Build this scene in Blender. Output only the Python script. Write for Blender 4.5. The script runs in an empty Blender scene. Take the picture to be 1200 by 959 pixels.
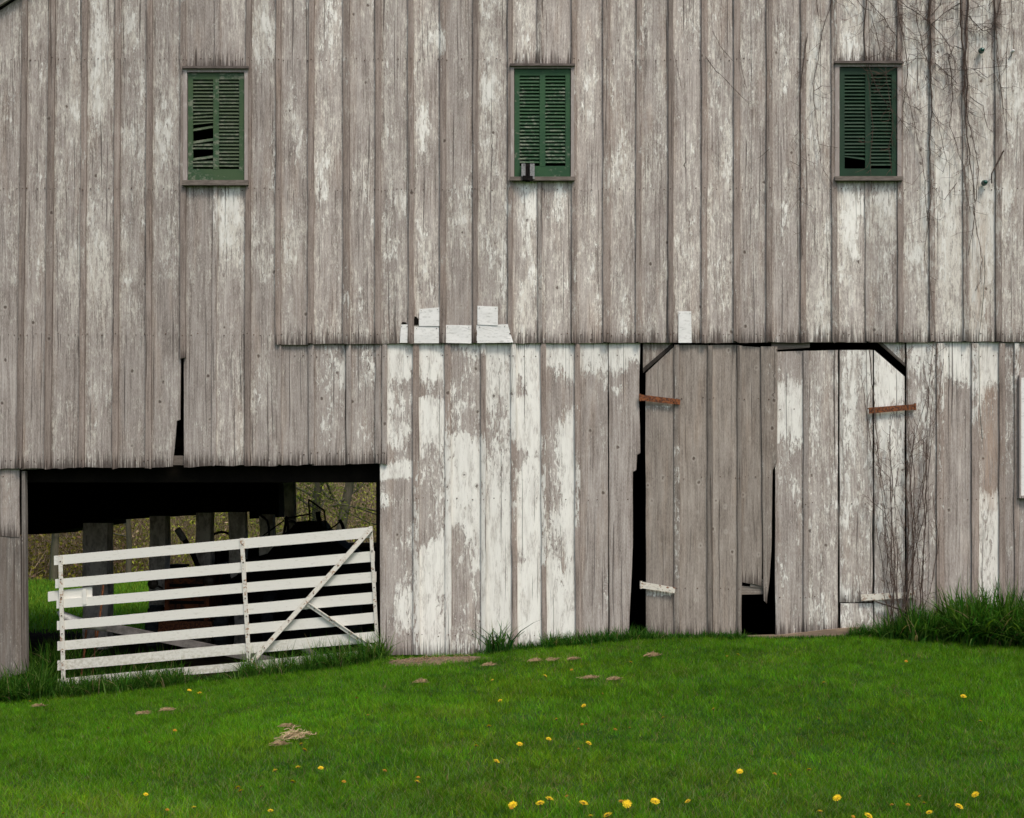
import bpy, math, random
import numpy as np
from mathutils import Vector, noise as mnoise
random.seed(7); RNG = np.random.default_rng(11)
S = bpy.context.scene
COL = S.collection
D0 = 15.0; F = 1800.0; HZ = 590.0; ZC = 170.0/120.0

# ------------------------------------------------------------------ helpers
def P(px, py, y=0.0):
    s = F/(D0+(y if y else -.058))
    return Vector(((px-600)/s, y, ZC+(HZ-py)/s))

def smooth(a, b, t):
    t = min(1, max(0, (t-a)/(b-a))); return t*t*(3-2*t)

BX = [(-90, -1.0), (-11, -.62), (-5, -.50), (-3.6, -.385), (-2.6, -.295), (-1.5, -.17), (-1.25, -.10), (-.3, -.055), (1.25, .085), (3.4, .11), (5, .03), (12, -.1), (90, -.6)]
def base_z(x):
    return np.interp(x, [b[0] for b in BX], [b[1] for b in BX])
def ground(x, y):
    x = np.asarray(x, float); y = np.asarray(y, float)
    b = base_z(x)
    t = np.clip(-y/8, 0, 1); t = t*t*(3-2*t)
    t2 = np.clip(y/3, 0, 1); t2 = t2*t2*(3-2*t2)
    z = b + (-.33-b)*t + (-.35-b)*t2
    z = z + .012*np.sin(x*1.7+y*.9) * np.clip(-y, 0, 1) + .01*np.sin(x*.6-y*2.1)*np.clip(-y, 0, 1)
    h = np.clip((y-21)/45, 0, 1.0)
    z = z + 9*h*h*(3-2*h) + .25*np.sin(x*.35)*np.clip((y-24)/6, 0, 1)
    return z

def PG(px, py, h=0.0):
    dx = (px-600)/F; dz = (HZ-py)/F
    lo, hi = 3.0, 15.2
    for _ in range(50):
        m = (lo+hi)/2
        if ZC+dz*m > float(ground(dx*m, m-D0))+h: lo = m
        else: hi = m
    m = (lo+hi)/2
    return Vector((dx*m, m-D0, float(ground(dx*m, m-D0))))

class MB:
    def __init__(s):
        s.v = []; s.f = []; s.m = []; s.buv = []; s.a1 = []; s.a2 = []
    def vert(s, co, buv=None, a1=(0, 0, 1, 0), a2=(9, 0, 0, 0)):
        s.v.append(tuple(co)); s.buv.append(buv if buv else (co[0], co[2], .37)); s.a1.append(a1); s.a2.append(a2)
        return len(s.v)-1
    def face(s, ids, m=0): s.f.append(tuple(ids)); s.m.append(m)
    def box(s, c, d, rot=None, m=0, r=None, a1=(0, 0, 1, 0), jit=0.0, along=None):
        c = Vector(c); d = Vector(d)/2; r = random.random() if r is None else r
        ids = []
        for sx in (-1, 1):
            for sy in (-1, 1):
                for sz in (-1, 1):
                    q = Vector((sx*d.x, sy*d.y, sz*d.z))
                    if jit: q += Vector([random.uniform(-jit, jit) for _ in range(3)])
                    uv = (q.x, q.z, r) if along != 'x' else (q.z, q.x, r)
                    if rot is not None: q = rot @ q
                    ids.append(s.vert(c+q, uv, a1))
        for f in ((0, 1, 3, 2), (4, 6, 7, 5), (0, 4, 5, 1), (2, 3, 7, 6), (0, 2, 6, 4), (1, 5, 7, 3)):
            s.face([ids[k] for k in f], m)
    def quadprism(s, pts, y0, y1, m=0, r=None, a1=(0, 0, 1, 0), along='z'):
        """pts: 2d (x,z) polygon, extruded from y0 to y1 (y0 is the front)"""
        r = random.random() if r is None else r
        n = len(pts)
        A = [s.vert((p[0], y0, p[1]), ((p[0], p[1], r) if along == 'z' else (p[1], p[0], r)), a1) for p in pts]
        B = [s.vert((p[0], y1, p[1]), ((p[0]+.03, p[1], r) if along == 'z' else (p[1]+.03, p[0], r)), a1) for p in pts]
        s.face(A, m); s.face(B[::-1], m)
        for i in range(n):
            j = (i+1) % n; s.face((A[j], A[i], B[i], B[j]), m)
    def tube(s, pts, rad, n=6, m=0, cap=True):
        pts = [Vector(p) for p in pts]
        if not hasattr(rad, '__len__'): rad = [rad]*len(pts)
        prev = None; up = Vector((.13, .31, .94))
        for i, p in enumerate(pts):
            d = (pts[min(i+1, len(pts)-1)]-pts[max(i-1, 0)])
            if d.length < 1e-9: d = Vector((0, 0, 1))
            d.normalize()
            a = d.cross(up)
            if a.length < .05: a = d.cross(Vector((1, 0, 0)))
            a.normalize(); b = d.cross(a)
            ring = [s.vert(p+(a*math.cos(t)+b*math.sin(t))*rad[i]) for t in [2*math.pi*k/n for k in range(n)]]
            if prev:
                for k in range(n): s.face((prev[k], prev[(k+1) % n], ring[(k+1) % n], ring[k]), m)
            elif cap and n > 2: s.face(ring[::-1], m)
            prev = ring
        if cap and n > 2: s.face(prev, m)
    def disc(s, c, r, n=8, m=0, th=.004, axis='y'):
        c = Vector(c); A = []; B = []
        for k in range(n):
            t = 2*math.pi*k/n; q = Vector((math.cos(t)*r, 0, math.sin(t)*r))
            A.append(s.vert(c+q*.85+Vector((0, -th, 0)))); B.append(s.vert(c+q))
        s.face(A, m)
        for k in range(n): s.face((A[k], B[k], B[(k+1) % n], A[(k+1) % n]), m)
    def lathe(s, prof, c, n=14, m=0, axis='z'):
        c = Vector(c); prev = None
        for (r, h) in prof:
            ring = []
            for k in range(n):
                t = 2*math.pi*k/n
                if axis == 'z': q = Vector((math.cos(t)*r, math.sin(t)*r, h))
                elif axis == 'x': q = Vector((h, math.cos(t)*r, math.sin(t)*r))
                else: q = Vector((math.cos(t)*r, -h, math.sin(t)*r))
                ring.append(s.vert(c+q))
            if prev:
                for k in range(n): s.face((prev[k], prev[(k+1) % n], ring[(k+1) % n], ring[k]), m)
            prev = ring
    def build(s, name, mats, parent=None, smooth=False):
        me = bpy.data.meshes.new(name)
        me.from_pydata(s.v, [], s.f); 
        mats = mats if isinstance(mats, (list, tuple)) else [mats]
        for mt in mats: me.materials.append(mt)
        me.polygons.foreach_set('material_index', s.m)
        a = me.attributes.new('buv', 'FLOAT_VECTOR', 'POINT'); a.data.foreach_set('vector', np.array(s.buv, 'f').ravel())
        a = me.attributes.new('a1', 'FLOAT_COLOR', 'POINT'); a.data.foreach_set('color', np.array(s.a1, 'f').ravel())
        a = me.attributes.new('a2', 'FLOAT_COLOR', 'POINT'); a.data.foreach_set('color', np.array(s.a2, 'f').ravel())
        if smooth: me.polygons.foreach_set('use_smooth', [True]*len(me.polygons))
        me.validate(); me.update()
        o = bpy.data.objects.new(name, me); COL.objects.link(o)
        if parent: o.parent = parent; o.matrix_parent_inverse = parent.matrix_world.inverted()
        return o

def empty(name, loc=(0, 0, 0)):
    o = bpy.data.objects.new(name, None); COL.objects.link(o); o.location = loc
    o.empty_display_size = .2; bpy.context.view_layer.update(); return o
def tag(o, label=None, cat=None, group=None, kind=None):
    if label: o['label'] = label
    if cat: o['category'] = cat
    if group: o['group'] = group
    if kind: o['kind'] = kind
    return o

# ------------------------------------------------------------------ materials
class G:
    def __init__(s, name):
        s.mat = bpy.data.materials.new(name); s.mat.use_nodes = True
        s.t = s.mat.node_tree; s.t.nodes.clear()
        s.out = s.t.nodes.new('ShaderNodeOutputMaterial')
    def n(s, t, **kw):
        nd = s.t.nodes.new(t)
        for k, v in kw.items(): setattr(nd, k, v)
        return nd
    def put(s, sock, v):
        if isinstance(v, bpy.types.NodeSocket): s.t.links.new(v, sock)
        else:
            if sock.type == 'RGBA' and len(v) == 3: v = (*v, 1)
            sock.default_value = v
    def m(s, op, a, b=0.0, c=None, clamp=False):
        nd = s.n('ShaderNodeMath', operation=op, use_clamp=clamp)
        s.put(nd.inputs[0], a); s.put(nd.inputs[1], b)
        if c is not None: s.put(nd.inputs[2], c)
        return nd.outputs[0]
    def ss(s, a, b, v, lo=0.0, hi=1.0):
        nd = s.n('ShaderNodeMapRange', interpolation_type='SMOOTHSTEP')
        s.put(nd.inputs[0], v)
        for i, q in enumerate((a, b, lo, hi)): s.put(nd.inputs[1+i], q)
        return nd.outputs[0]
    def mix(s, f, a, b, mode='MIX'):
        nd = s.n('ShaderNodeMix', data_type='RGBA', blend_type=mode)
        s.put(nd.inputs[0], f); s.put(nd.inputs[6], a); s.put(nd.inputs[7], b); return nd.outputs[2]
    def vec(s, x, y, z):
        nd = s.n('ShaderNodeCombineXYZ')
        for i, q in enumerate((x, y, z)): s.put(nd.inputs[i], q)
        return nd.outputs[0]
    def sep(s, v):
        nd = s.n('ShaderNodeSeparateXYZ'); s.put(nd.inputs[0], v); return nd.outputs
    def noise(s, v, sc=1.0, det=3.0, rough=.5, dist=0.0):
        nd = s.n('ShaderNodeTexNoise'); s.put(nd.inputs['Vector'], v)
        nd.inputs['Scale'].default_value = sc; nd.inputs['Detail'].default_value = det
        nd.inputs['Roughness'].default_value = rough; nd.inputs['Distortion'].default_value = dist
        return nd.outputs['Fac']
    def ramp(s, f, stops):
        nd = s.n('ShaderNodeValToRGB'); s.put(nd.inputs[0], f); cr = nd.color_ramp
        while len(cr.elements) < len(stops): cr.elements.new(.5)
        for e, (p, c) in zip(cr.elements, stops): e.position = p; e.color = (*c, 1)
        return nd.outputs[0]
    def attr(s, name): return s.n('ShaderNodeAttribute', attribute_name=name)
    def pos(s): return s.n('ShaderNodeNewGeometry').outputs['Position']
    def objpos(s): return s.n('ShaderNodeTexCoord').outputs['Object']
    def finish(s, col, rough=.8, metal=0.0, spec=.3, bump=None, bs=.4, bd=.004, trans=None):
        b = s.n('ShaderNodeBsdfPrincipled')
        s.put(b.inputs['Base Color'], col); s.put(b.inputs['Roughness'], rough)
        b.inputs['Metallic'].default_value = metal; b.inputs['Specular IOR Level'].default_value = spec
        if bump is not None:
            q = s.n('ShaderNodeBump'); q.inputs['Strength'].default_value = bs; q.inputs['Distance'].default_value = bd
            s.put(q.inputs['Height'], bump); s.t.links.new(q.outputs[0], b.inputs['Normal'])
        sh = b.outputs[0]
        if trans:
            tr = s.n('ShaderNodeBsdfTranslucent'); s.put(tr.inputs[0], trans[1])
            mx = s.n('ShaderNodeMixShader'); mx.inputs[0].default_value = trans[0]
            s.t.links.new(sh, mx.inputs[1]); s.t.links.new(tr.outputs[0], mx.inputs[2]); sh = mx.outputs[0]
        s.t.links.new(sh, s.out.inputs[0]); return s.mat

def wood_mat(name, dark=(.130, .105, .090), mid=(.365, .323, .293), light=(.56, .515, .475), paintc=(.86, .85, .79), crack=.75, knots=.66):
    g = G(name)
    buv = g.sep(g.attr('buv').outputs['Vector']); x, z, r = buv[0], buv[1], buv[2]
    A = g.attr('a1'); sp = g.n('ShaderNodeSeparateColor'); g.put(sp.inputs[0], A.outputs['Color'])
    paint, wash, tone, batt = sp.outputs[0], sp.outputs[1], sp.outputs[2], A.outputs['Alpha']
    A2 = g.attr('a2'); sp2 = g.n('ShaderNodeSeparateColor'); g.put(sp2.inputs[0], A2.outputs['Color'])
    hb, rust, sacr = sp2.outputs[0], sp2.outputs[1], sp2.outputs[2]
    def V(xx, sx, sz, k): return g.vec(g.m('MULTIPLY', xx, sx), g.m('MULTIPLY', z, sz), g.m('MULTIPLY', r, k))
    # knots
    vo = g.n('ShaderNodeTexVoronoi'); g.put(vo.inputs['Vector'], V(x, 6.5, 5.4, 41)); vo.inputs['Scale'].default_value = 1
    vo.inputs['Randomness'].default_value = 1
    kd = vo.outputs['Distance']
    kc = g.n('ShaderNodeSeparateColor'); g.put(kc.inputs[0], vo.outputs['Color'])
    kon = g.m('GREATER_THAN', kc.outputs[0], knots)
    kin = g.m('MULTIPLY', kon, g.ss(.20, .03, kd))
    kcore = g.m('MULTIPLY', kon, g.ss(.115, .06, g.m('ADD', kd, g.m('MULTIPLY_ADD', g.noise(V(x, 90, 60, 13), 1, 2), .12, -.06))))
    kring = g.m('MULTIPLY', kon, g.m('MULTIPLY', g.ss(.09, .13, kd), g.ss(.22, .14, kd)))
    w = g.noise(V(x, 3, .9, 20), 1, 2)
    xw = g.m('ADD', x, g.m('MULTIPLY_ADD', w, .05, g.m('MULTIPLY', kin, .018)))
    g1 = g.noise(V(xw, 150, 3.2, 90), 1, 4, .6)
    g2 = g.noise(V(xw, 42, 1.0, 90), 1, 4, .55)
    bl = g.noise(V(x, 9, 2.2, 63), 1, 6, .68)
    fine = g.noise(V(x, 190, 36, 11), 1, 4, .75)
    v = g.m('ADD', g.m('MULTIPLY', g1, .42), g.m('ADD', g.m('MULTIPLY', g2, .36), g.m('MULTIPLY', bl, .46)))
    v = g.m('ADD', v, g.m('MULTIPLY', g.m('SUBTRACT', fine, .5), .52))
    col = g.ramp(v, [(.40, dark), (.60, mid), (.80, light)])
    hue = g.noise(V(x, 9, 1.2, 17), 1, 3)
    col = g.mix(g.ss(.5, .75, hue, 0, .45), col, g.mix(1.0, col, (1.05, .95, .86), 'MULTIPLY'))
    col = g.mix(g.m('MULTIPLY', batt, .55), col, g.mix(1.0, col, (.90, .80, .74), 'MULTIPLY'))
    # thin worn wash
    nw = g.m('MULTIPLY_ADD', g.noise(V(xw, 30, 7.5, 70), 1, 8, .74, .4), 1.25, -.125)
    wv = g.m('ADD', nw, g.m('ADD', g.m('MULTIPLY_ADD', wash, .62, -.31), g.m('MULTIPLY_ADD', g1, .40, -.20)))
    wv = g.m('ADD', wv, g.m('MULTIPLY_ADD', fine, .55, -.275))
    wm = g.m('MULTIPLY', g.ss(.48, .70, wv), .50)
    wm = g.m('MAXIMUM', wm, g.m('MULTIPLY', g.ss(.66, .71, wv), .92))
    col = g.mix(wm, col, (.72, .69, .615))
    # thick flaking paint
    npn = g.m('MULTIPLY_ADD', g.noise(V(xw, 34, 9.0, 33), 1, 8, .72, .5), 1.5, -.25)
    nbig = g.noise(V(x, 7, 1.5, 54), 1, 2, .5)
    pv = g.m('ADD', g.m('ADD', g.m('MULTIPLY', npn, .66), g.m('MULTIPLY', nbig, .34)), g.m('MULTIPLY_ADD', paint, .66, -.33))
    pv = g.m('ADD', pv, g.m('MULTIPLY_ADD', g1, .16, -.08))
    pm = g.ss(.478, .524, pv)
    scr = g.noise(V(xw, 120, 14, 51), 1, 4, .72); scr2 = g.noise(V(x, 34, 90, 51), 1, 3, .7)
    thin = g.ss(.0, .12, g.m('SUBTRACT', g.m('ADD', g.m('MULTIPLY', g.m('SUBTRACT', pv, .40), 2.2), g.m('MULTIPLY_ADD', scr, .9, g.m('MULTIPLY', scr2, .35))), .74))
    thin = g.m('MULTIPLY', g.m('MULTIPLY', thin, g.ss(.36, .44, pv)), .72)
    pm = g.m('MAXIMUM', pm, thin)
    pm = g.m('MULTIPLY', pm, g.m('SUBTRACT', 1, g.m('MULTIPLY', g.ss(.59, .68, scr), .5)))
    pm = g.m('MULTIPLY', pm, g.m('SUBTRACT', 1, g.m('MULTIPLY', g.m('MULTIPLY', g.ss(.47, .60, g.noise(V(xw, 15, 3.6, 29), 1, 5, .65)), g.ss(.42, .56, scr)), .58)))
    chips = g.ss(.70, .76, g.noise(V(x, 60, 16, 71), 1, 4, .6))
    pm = g.m('MULTIPLY', pm, g.m('SUBTRACT', 1, g.m('MULTIPLY', chips, .8)))
    dirt = g.noise(V(x, 22, 3.0, 9), 1, 5, .65)
    pc = g.mix(g.ss(.45, .78, dirt, 0, .55), paintc, (.50, .475, .43))
    pc = g.mix(g.ss(.62, .74, g.noise(V(xw, 80, 4, 23), 1, 3), 0, .4), pc, (.36, .33, .30))
    col = g.mix(pm, col, pc)
    # knots, cracks, stains
    col = g.mix(g.m('MULTIPLY', kring, .42), col, (.46, .42, .37))
    col = g.mix(g.m('MULTIPLY', kcore, .82), col, (.10, .075, .06))
    cr = g.ss(.675, .70, g.noise(V(xw, 62, .55, 80), 1, 2, .4))
    cr = g.m('MULTIPLY', cr, crack)
    col = g.mix(cr, col, (.05, .04, .035))
    sn = g.noise(V(x, 75, 1.5, 31), 1, 3, .6)
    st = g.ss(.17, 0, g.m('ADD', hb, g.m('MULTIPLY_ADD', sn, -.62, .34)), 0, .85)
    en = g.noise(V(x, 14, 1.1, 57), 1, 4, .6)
    es = g.m('MULTIPLY', g.ss(.72, 1.0, g.m('ADD', g.m('ABSOLUTE', g.m('MULTIPLY_ADD', sacr, 2, -1)), g.m('MULTIPLY_ADD', en, .5, -.26))), .42)  # edge dirt, also painted shading on boards beside battens
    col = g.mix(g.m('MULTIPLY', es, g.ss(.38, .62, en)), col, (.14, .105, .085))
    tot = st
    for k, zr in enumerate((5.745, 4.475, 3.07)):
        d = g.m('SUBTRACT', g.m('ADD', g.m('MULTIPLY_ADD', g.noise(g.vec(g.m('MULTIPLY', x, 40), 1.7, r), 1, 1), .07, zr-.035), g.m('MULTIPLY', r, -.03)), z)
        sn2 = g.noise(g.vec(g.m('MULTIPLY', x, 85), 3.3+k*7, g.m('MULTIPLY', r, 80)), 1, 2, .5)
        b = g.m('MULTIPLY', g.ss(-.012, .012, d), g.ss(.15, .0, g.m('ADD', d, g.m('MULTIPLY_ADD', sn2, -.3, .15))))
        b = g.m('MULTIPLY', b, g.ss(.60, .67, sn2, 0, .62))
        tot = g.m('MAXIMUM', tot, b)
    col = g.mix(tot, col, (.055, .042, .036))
    col = g.mix(g.m('MULTIPLY', rust, g.ss(.35, .6, g1)), col, (.36, .21, .12))
    col = g.mix(1.0, col, g.vec(tone, tone, tone), 'MULTIPLY')
    h = g.m('ADD', g.m('MULTIPLY', g1, .5), g.m('MULTIPLY', g2, .45))
    h = g.m('ADD', h, g.m('MULTIPLY', pm, .35)); h = g.m('SUBTRACT', h, g.m('MULTIPLY', cr, .8))
    h = g.m('SUBTRACT', h, g.m('MULTIPLY', kcore, .4))
    return g.finish(col, .9, spec=.12, bump=h, bs=.7, bd=.006)

def flat(name, c1, c2=None, sc=20, rough=.7, metal=0, bs=.3, det=5, stretch=(1, 1, 1), lo=.4, hi=.62, spec=.3):
    g = G(name); c2 = c2 or tuple(q*.7 for q in c1)
    mp = g.n('ShaderNodeMapping'); g.put(mp.inputs[0], g.objpos()); mp.inputs['Scale'].default_value = stretch
    n = g.noise(mp.outputs[0], sc, det, .6); n2 = g.noise(mp.outputs[0], sc*6, 3, .6)
    col = g.mix(g.ss(lo, hi, g.m('ADD', g.m('MULTIPLY', n, .75), g.m('MULTIPLY', n2, .25))), c1, c2)
    return g.finish(col, rough, metal, spec, n2, bs, .004)

M = {}
M['wood'] = wood_mat('weathered_painted_wood')
M['door'] = wood_mat('weathered_door_wood', (.105, .085, .070), (.285, .248, .215), (.43, .385, .34), knots=.45)
M['nail'] = flat('nail_rust', (.06, .035, .025), (.12, .06, .035), 60)
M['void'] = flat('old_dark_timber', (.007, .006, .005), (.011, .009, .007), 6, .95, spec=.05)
M['inner'] = flat('shaded_plank', (.05, .042, .036), (.035, .03, .026), 12, .95, stretch=(1, 1, .2), spec=.1)
M['tanwood'] = flat('raw_sill_wood', (.30, .22, .15), (.19, .14, .10), 14, .85, stretch=(.2, 1, 2))
M['casing'] = flat('window_casing', (.33, .285, .26), (.50, .47, .44), 20, .85, stretch=(2, 1, .5), lo=.5, hi=.7)
M['cap'] = flat('window_cap', (.085, .07, .062), (.15, .125, .11), 25, .85, stretch=(.4, 1, 2))
M['sillm'] = flat('window_sill', (.12, .10, .085), (.20, .17, .145), 25, .85, stretch=(.4, 1, 2))
def green(name, a, b, wear, wc=(.22, .23, .17)):
    g = G(name); p = g.pos(); q = g.sep(p)
    v = g.vec(g.m('MULTIPLY', q[0], 22), g.m('MULTIPLY', q[1], 22), g.m('MULTIPLY', q[2], 30))
    n = g.noise(v, 1, 5, .65); n2 = g.noise(p, 5, 3)
    col = g.mix(g.ss(.35, .65, n2), a, b)
    col = g.mix(g.ss(wear, wear+.12, g.m('ADD', g.m('MULTIPLY', n, .6), g.m('MULTIPLY', n2, .4)), 0, .7), col, wc)
    return g.finish(col, .62, spec=.3, bump=n, bs=.25, bd=.003)
M['green_a'] = green('faded_green_paint', (.048, .088, .036), (.028, .072, .030), .50)
M['green_b'] = green('green_paint', (.026, .085, .032), (.016, .064, .026), .56)
M['green_c'] = green('deep_green_paint', (.006, .038, .015), (.005, .030, .012), .66, (.06, .12, .07))
M['slat_a'] = green('faded_slat_paint', (.060, .085, .045), (.040, .070, .036), .48, (.15, .155, .115))
M['slat_b'] = green('slat_paint', (.028, .080, .034), (.020, .062, .028), .50, (.22, .24, .18))
M['slat_c'] = green('deep_slat_paint', (.007, .040, .016), (.005, .030, .013), .66, (.05, .12, .07))
def white(name, c=(.79, .785, .75), d=(.55, .53, .49), sc=18, lo=.52, hi=.72, rustc=None, mud=False):
    g = G(name); p = g.pos(); q = g.sep(p)
    v = g.vec(g.m('MULTIPLY', q[0], 3), g.m('MULTIPLY', q[1], 3), g.m('MULTIPLY', q[2], 9))
    n = g.noise(v, sc*.3, 5, .65); n2 = g.noise(p, 90, 4, .7)
    col = g.mix(g.ss(lo, hi, n), c, d); col = g.mix(g.ss(.64, .70, n2, 0, .6), col, (.30, .27, .24))
    if mud: col = g.mix(g.m('MULTIPLY', g.ss(.25, -.30, g.m('ADD', q[2], g.m('MULTIPLY_ADD', n, .9, -.45))), g.ss(.40, .62, g.noise(p, 30, 5, .7), .15, .62)), col, (.30, .27, .17))
    if rustc: col = g.mix(g.ss(.55, .62, g.noise(p, 25, 5, .7)), col, rustc)
    return g.finish(col, .6, spec=.3, bump=n2, bs=.12, bd=.002)
M['gatew'] = white('gate_white_paint', (.72, .71, .65), (.56, .545, .48), 20, .54, .78, mud=True)
M['gateiron'] = white('gate_iron_paint', (.66, .64, .57), (.45, .40, .33), rustc=(.33, .20, .12))
M['tin'] = white('white_tin', (.80, .80, .77), (.60, .60, .57), 22, .48, .70)
M['hingew'] = white('painted_hinge', (.66, .63, .55), (.45, .38, .30), rustc=(.24, .12, .07))
M['rust'] = flat('rusty_iron', (.24, .085, .032), (.085, .035, .022), 55, .9, lo=.44, hi=.56)
M['rust2'] = flat('old_red_rust', (.20, .060, .020), (.03, .016, .011), 9, .85)
M['iron'] = flat('black_iron', (.010, .009, .009), (.018, .015, .014), 30, .9, spec=.05)
M['rubber'] = flat('old_rubber', (.020, .023, .026), (.035, .038, .042), 30, .85)
M['lampm'] = flat('dull_headlight', (.10, .085, .07), (.06, .04, .03), 20, .5, .4)
M['greyb'] = flat('grey_block', (.28, .28, .28), (.18, .18, .18), 60, .8)
M['glass'] = flat('green_glass', (.006, .085, .060), (.004, .05, .04), 20, .12, spec=.8)
M['post'] = flat('rough_grey_post', (.74, .70, .64), (.36, .33, .29), 9, .95, bs=.8, stretch=(1, 1, .5))
M['postf'] = wood_mat('front_post_wood', (.075, .064, .055), (.165, .148, .132), (.26, .24, .215))
M['pipe'] = flat('weathered_pole', (.50, .49, .47), (.30, .29, .28), 12, .6)
M['pipe2'] = flat('grey_timber', (.26, .24, .23), (.16, .15, .14), 12, .8)
M['roof'] = flat('roof_shingle', (.06, .055, .05), (.09, .08, .075), 8, .9)
M['rake'] = flat('rake_trim', (.36, .345, .30), (.24, .225, .19), 14, .85)
M['vine'] = flat('vine_bark', (.060, .042, .034), (.095, .072, .060), 30, .9, spec=.1)
M['vineg'] = flat('vine_twig_red', (.080, .048, .036), (.115, .078, .06), 30, .9, spec=.1)
M['cable'] = flat('green_cable', (.03, .06, .045), (.06, .07, .055), 20, .6)
M['bark'] = flat('bark', (.10, .088, .062), (.055, .058, .03), 6, .95, bs=.8, stretch=(1, 1, .3))
M['straw'] = flat('dry_straw', (.36, .26, .14), (.20, .135, .07), 40, .9)
M['straw_b'] = flat('pale_straw', (.60, .47, .28), (.36, .25, .13), 40, .9)
M['dirt'] = flat('dry_dirt', (.21, .145, .095), (.09, .062, .04), 26, .95, bs=1.0)
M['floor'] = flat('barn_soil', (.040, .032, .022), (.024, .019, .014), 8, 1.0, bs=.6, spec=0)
M['petal'] = flat('dandelion_yellow', (.88, .66, .015), (.80, .50, .01), 200, .7)
M['petal2'] = flat('dandelion_orange', (.60, .30, .01), (.45, .20, .01), 200, .7)
M['stem'] = flat('dandelion_stem', (.09, .12, .03), (.12, .10, .04), 60, .7)

def blade_mat(name, tr=.35):
    g = G(name); c = g.attr('col').outputs['Color']
    return g.finish(c, .7, spec=.06, trans=(tr, g.mix(1.0, c, (1.15, 1.25, .6), 'MULTIPLY')))
M['blade'] = blade_mat('grass_blades', .42); M['leaf'] = blade_mat('thicket_leaves', .3)

def ground_mat():
    g = G('lawn_ground'); p = g.pos(); q = g.sep(p)
    n = g.noise(p, 1.2, 5, .6); n2 = g.noise(p, 25, 5, .7)
    lawn = g.mix(g.ss(.35, .65, n), (.018, .058, .008), (.032, .075, .012))
    lawn = g.mix(g.ss(.55, .7, n2, 0, .5), lawn, (.06, .055, .025))
    fld = g.mix(g.ss(.4, .6, n), (.045, .125, .014), (.07, .13, .02))
    col = g.mix(g.ss(5.5, 7, q[1]), lawn, fld)
    hill = g.mix(g.ss(.35, .65, g.noise(p, .5, 5, .7)), (.055, .055, .022), (.085, .065, .042))
    col = g.mix(g.ss(18.5, 21, q[1]), col, hill)
    return g.finish(col, .95, spec=.1, bump=n2, bs=.6, bd=.03)
M['ground'] = ground_mat()

# ------------------------------------------------------------------ ground
def ground_sheet():
    xs = np.unique(np.concatenate([np.linspace(-90, -12, 16), np.linspace(-12, 12, 97), np.linspace(12, 90, 16)]))
    ys = np.unique(np.concatenate([np.linspace(-70, -9, 14), np.linspace(-9, 8, 69), np.linspace(8, 30, 23), np.linspace(30, 200, 40)]))
    X, Y = np.meshgrid(xs, ys); Z = ground(X, Y)
    mb = MB(); nx = len(xs)
    for a, b, c in zip(X.ravel(), Y.ravel(), Z.ravel()): mb.vert((a, b, c))
    for j in range(len(ys)-1):
        for i in range(nx-1):
            k = j*nx+i; mb.face((k, k+1, k+nx+1, k+nx))
    o = mb.build('ground', M['ground'], smooth=True); tag(o, kind='structure')
    mb = MB(); xs = np.linspace(-10.8, 12.2, 60); ys = np.linspace(.12, 6.3, 16)
    for y in ys:
        for x in xs: mb.vert((x, y, float(ground(x, y))+.012+random.uniform(0, .012)))
    for j in range(len(ys)-1):
        for i in range(len(xs)-1):
            k = j*60+i; mb.face((k, k+1, k+61, k+60))
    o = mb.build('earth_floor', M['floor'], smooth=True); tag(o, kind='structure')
    # bare earth at the foot of the siding
    mb = MB(); c = PG(505, 776); rings = []
    for k, q in enumerate((1.0, .72, .4, 0)):
        ring = []
        for i in range(40):
            t = 2*math.pi*i/40; w = 1+.16*math.sin(3*t+1)+.1*math.sin(7*t)
            x = c.x+math.cos(t)*.50*q*w; y = min(c.y+math.sin(t)*.30*q*w, .02)
            ring.append(mb.vert((x, y, float(ground(x, y))+(-.004, .018, .026, .03)[k]+random.uniform(0, .008)*(k > 0))))
        rings.append(ring)
    for a, b in zip(rings, rings[1:]):
        for i in range(40): mb.face((a[i], a[(i+1) % 40], b[(i+1) % 40], b[i]))
    for _ in range(90):
        t = random.uniform(0, 6.28); q = random.uniform(0, .9); x = c.x+math.cos(t)*.5*q; y = min(.0, c.y+math.sin(t)*.28*q); z = float(ground(x, y))+.03
        a = random.uniform(0, 3.14); l = random.uniform(.02, .06)
        mb.tube([(x, y, z), (x+l*math.cos(a), y+l*math.sin(a), z+random.uniform(0, .02))], .003, 3, 1)
    o = mb.build('dirt', [M['dirt'], M['straw']], smooth=True); tag(o, kind='structure')
ground_sheet()

# ------------------------------------------------------------------ barn siding
def lerp_list(pts, v):
    if v <= pts[0][0]: return pts[0][1:]
    for a, b in zip(pts, pts[1:]):
        if v <= b[0]:
            t = (v-a[0])/(b[0]-a[0]+1e-9); return tuple(p+(q-p)*t for p, q in zip(a[1:], b[1:]))
    return pts[-1][1:]

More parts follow.
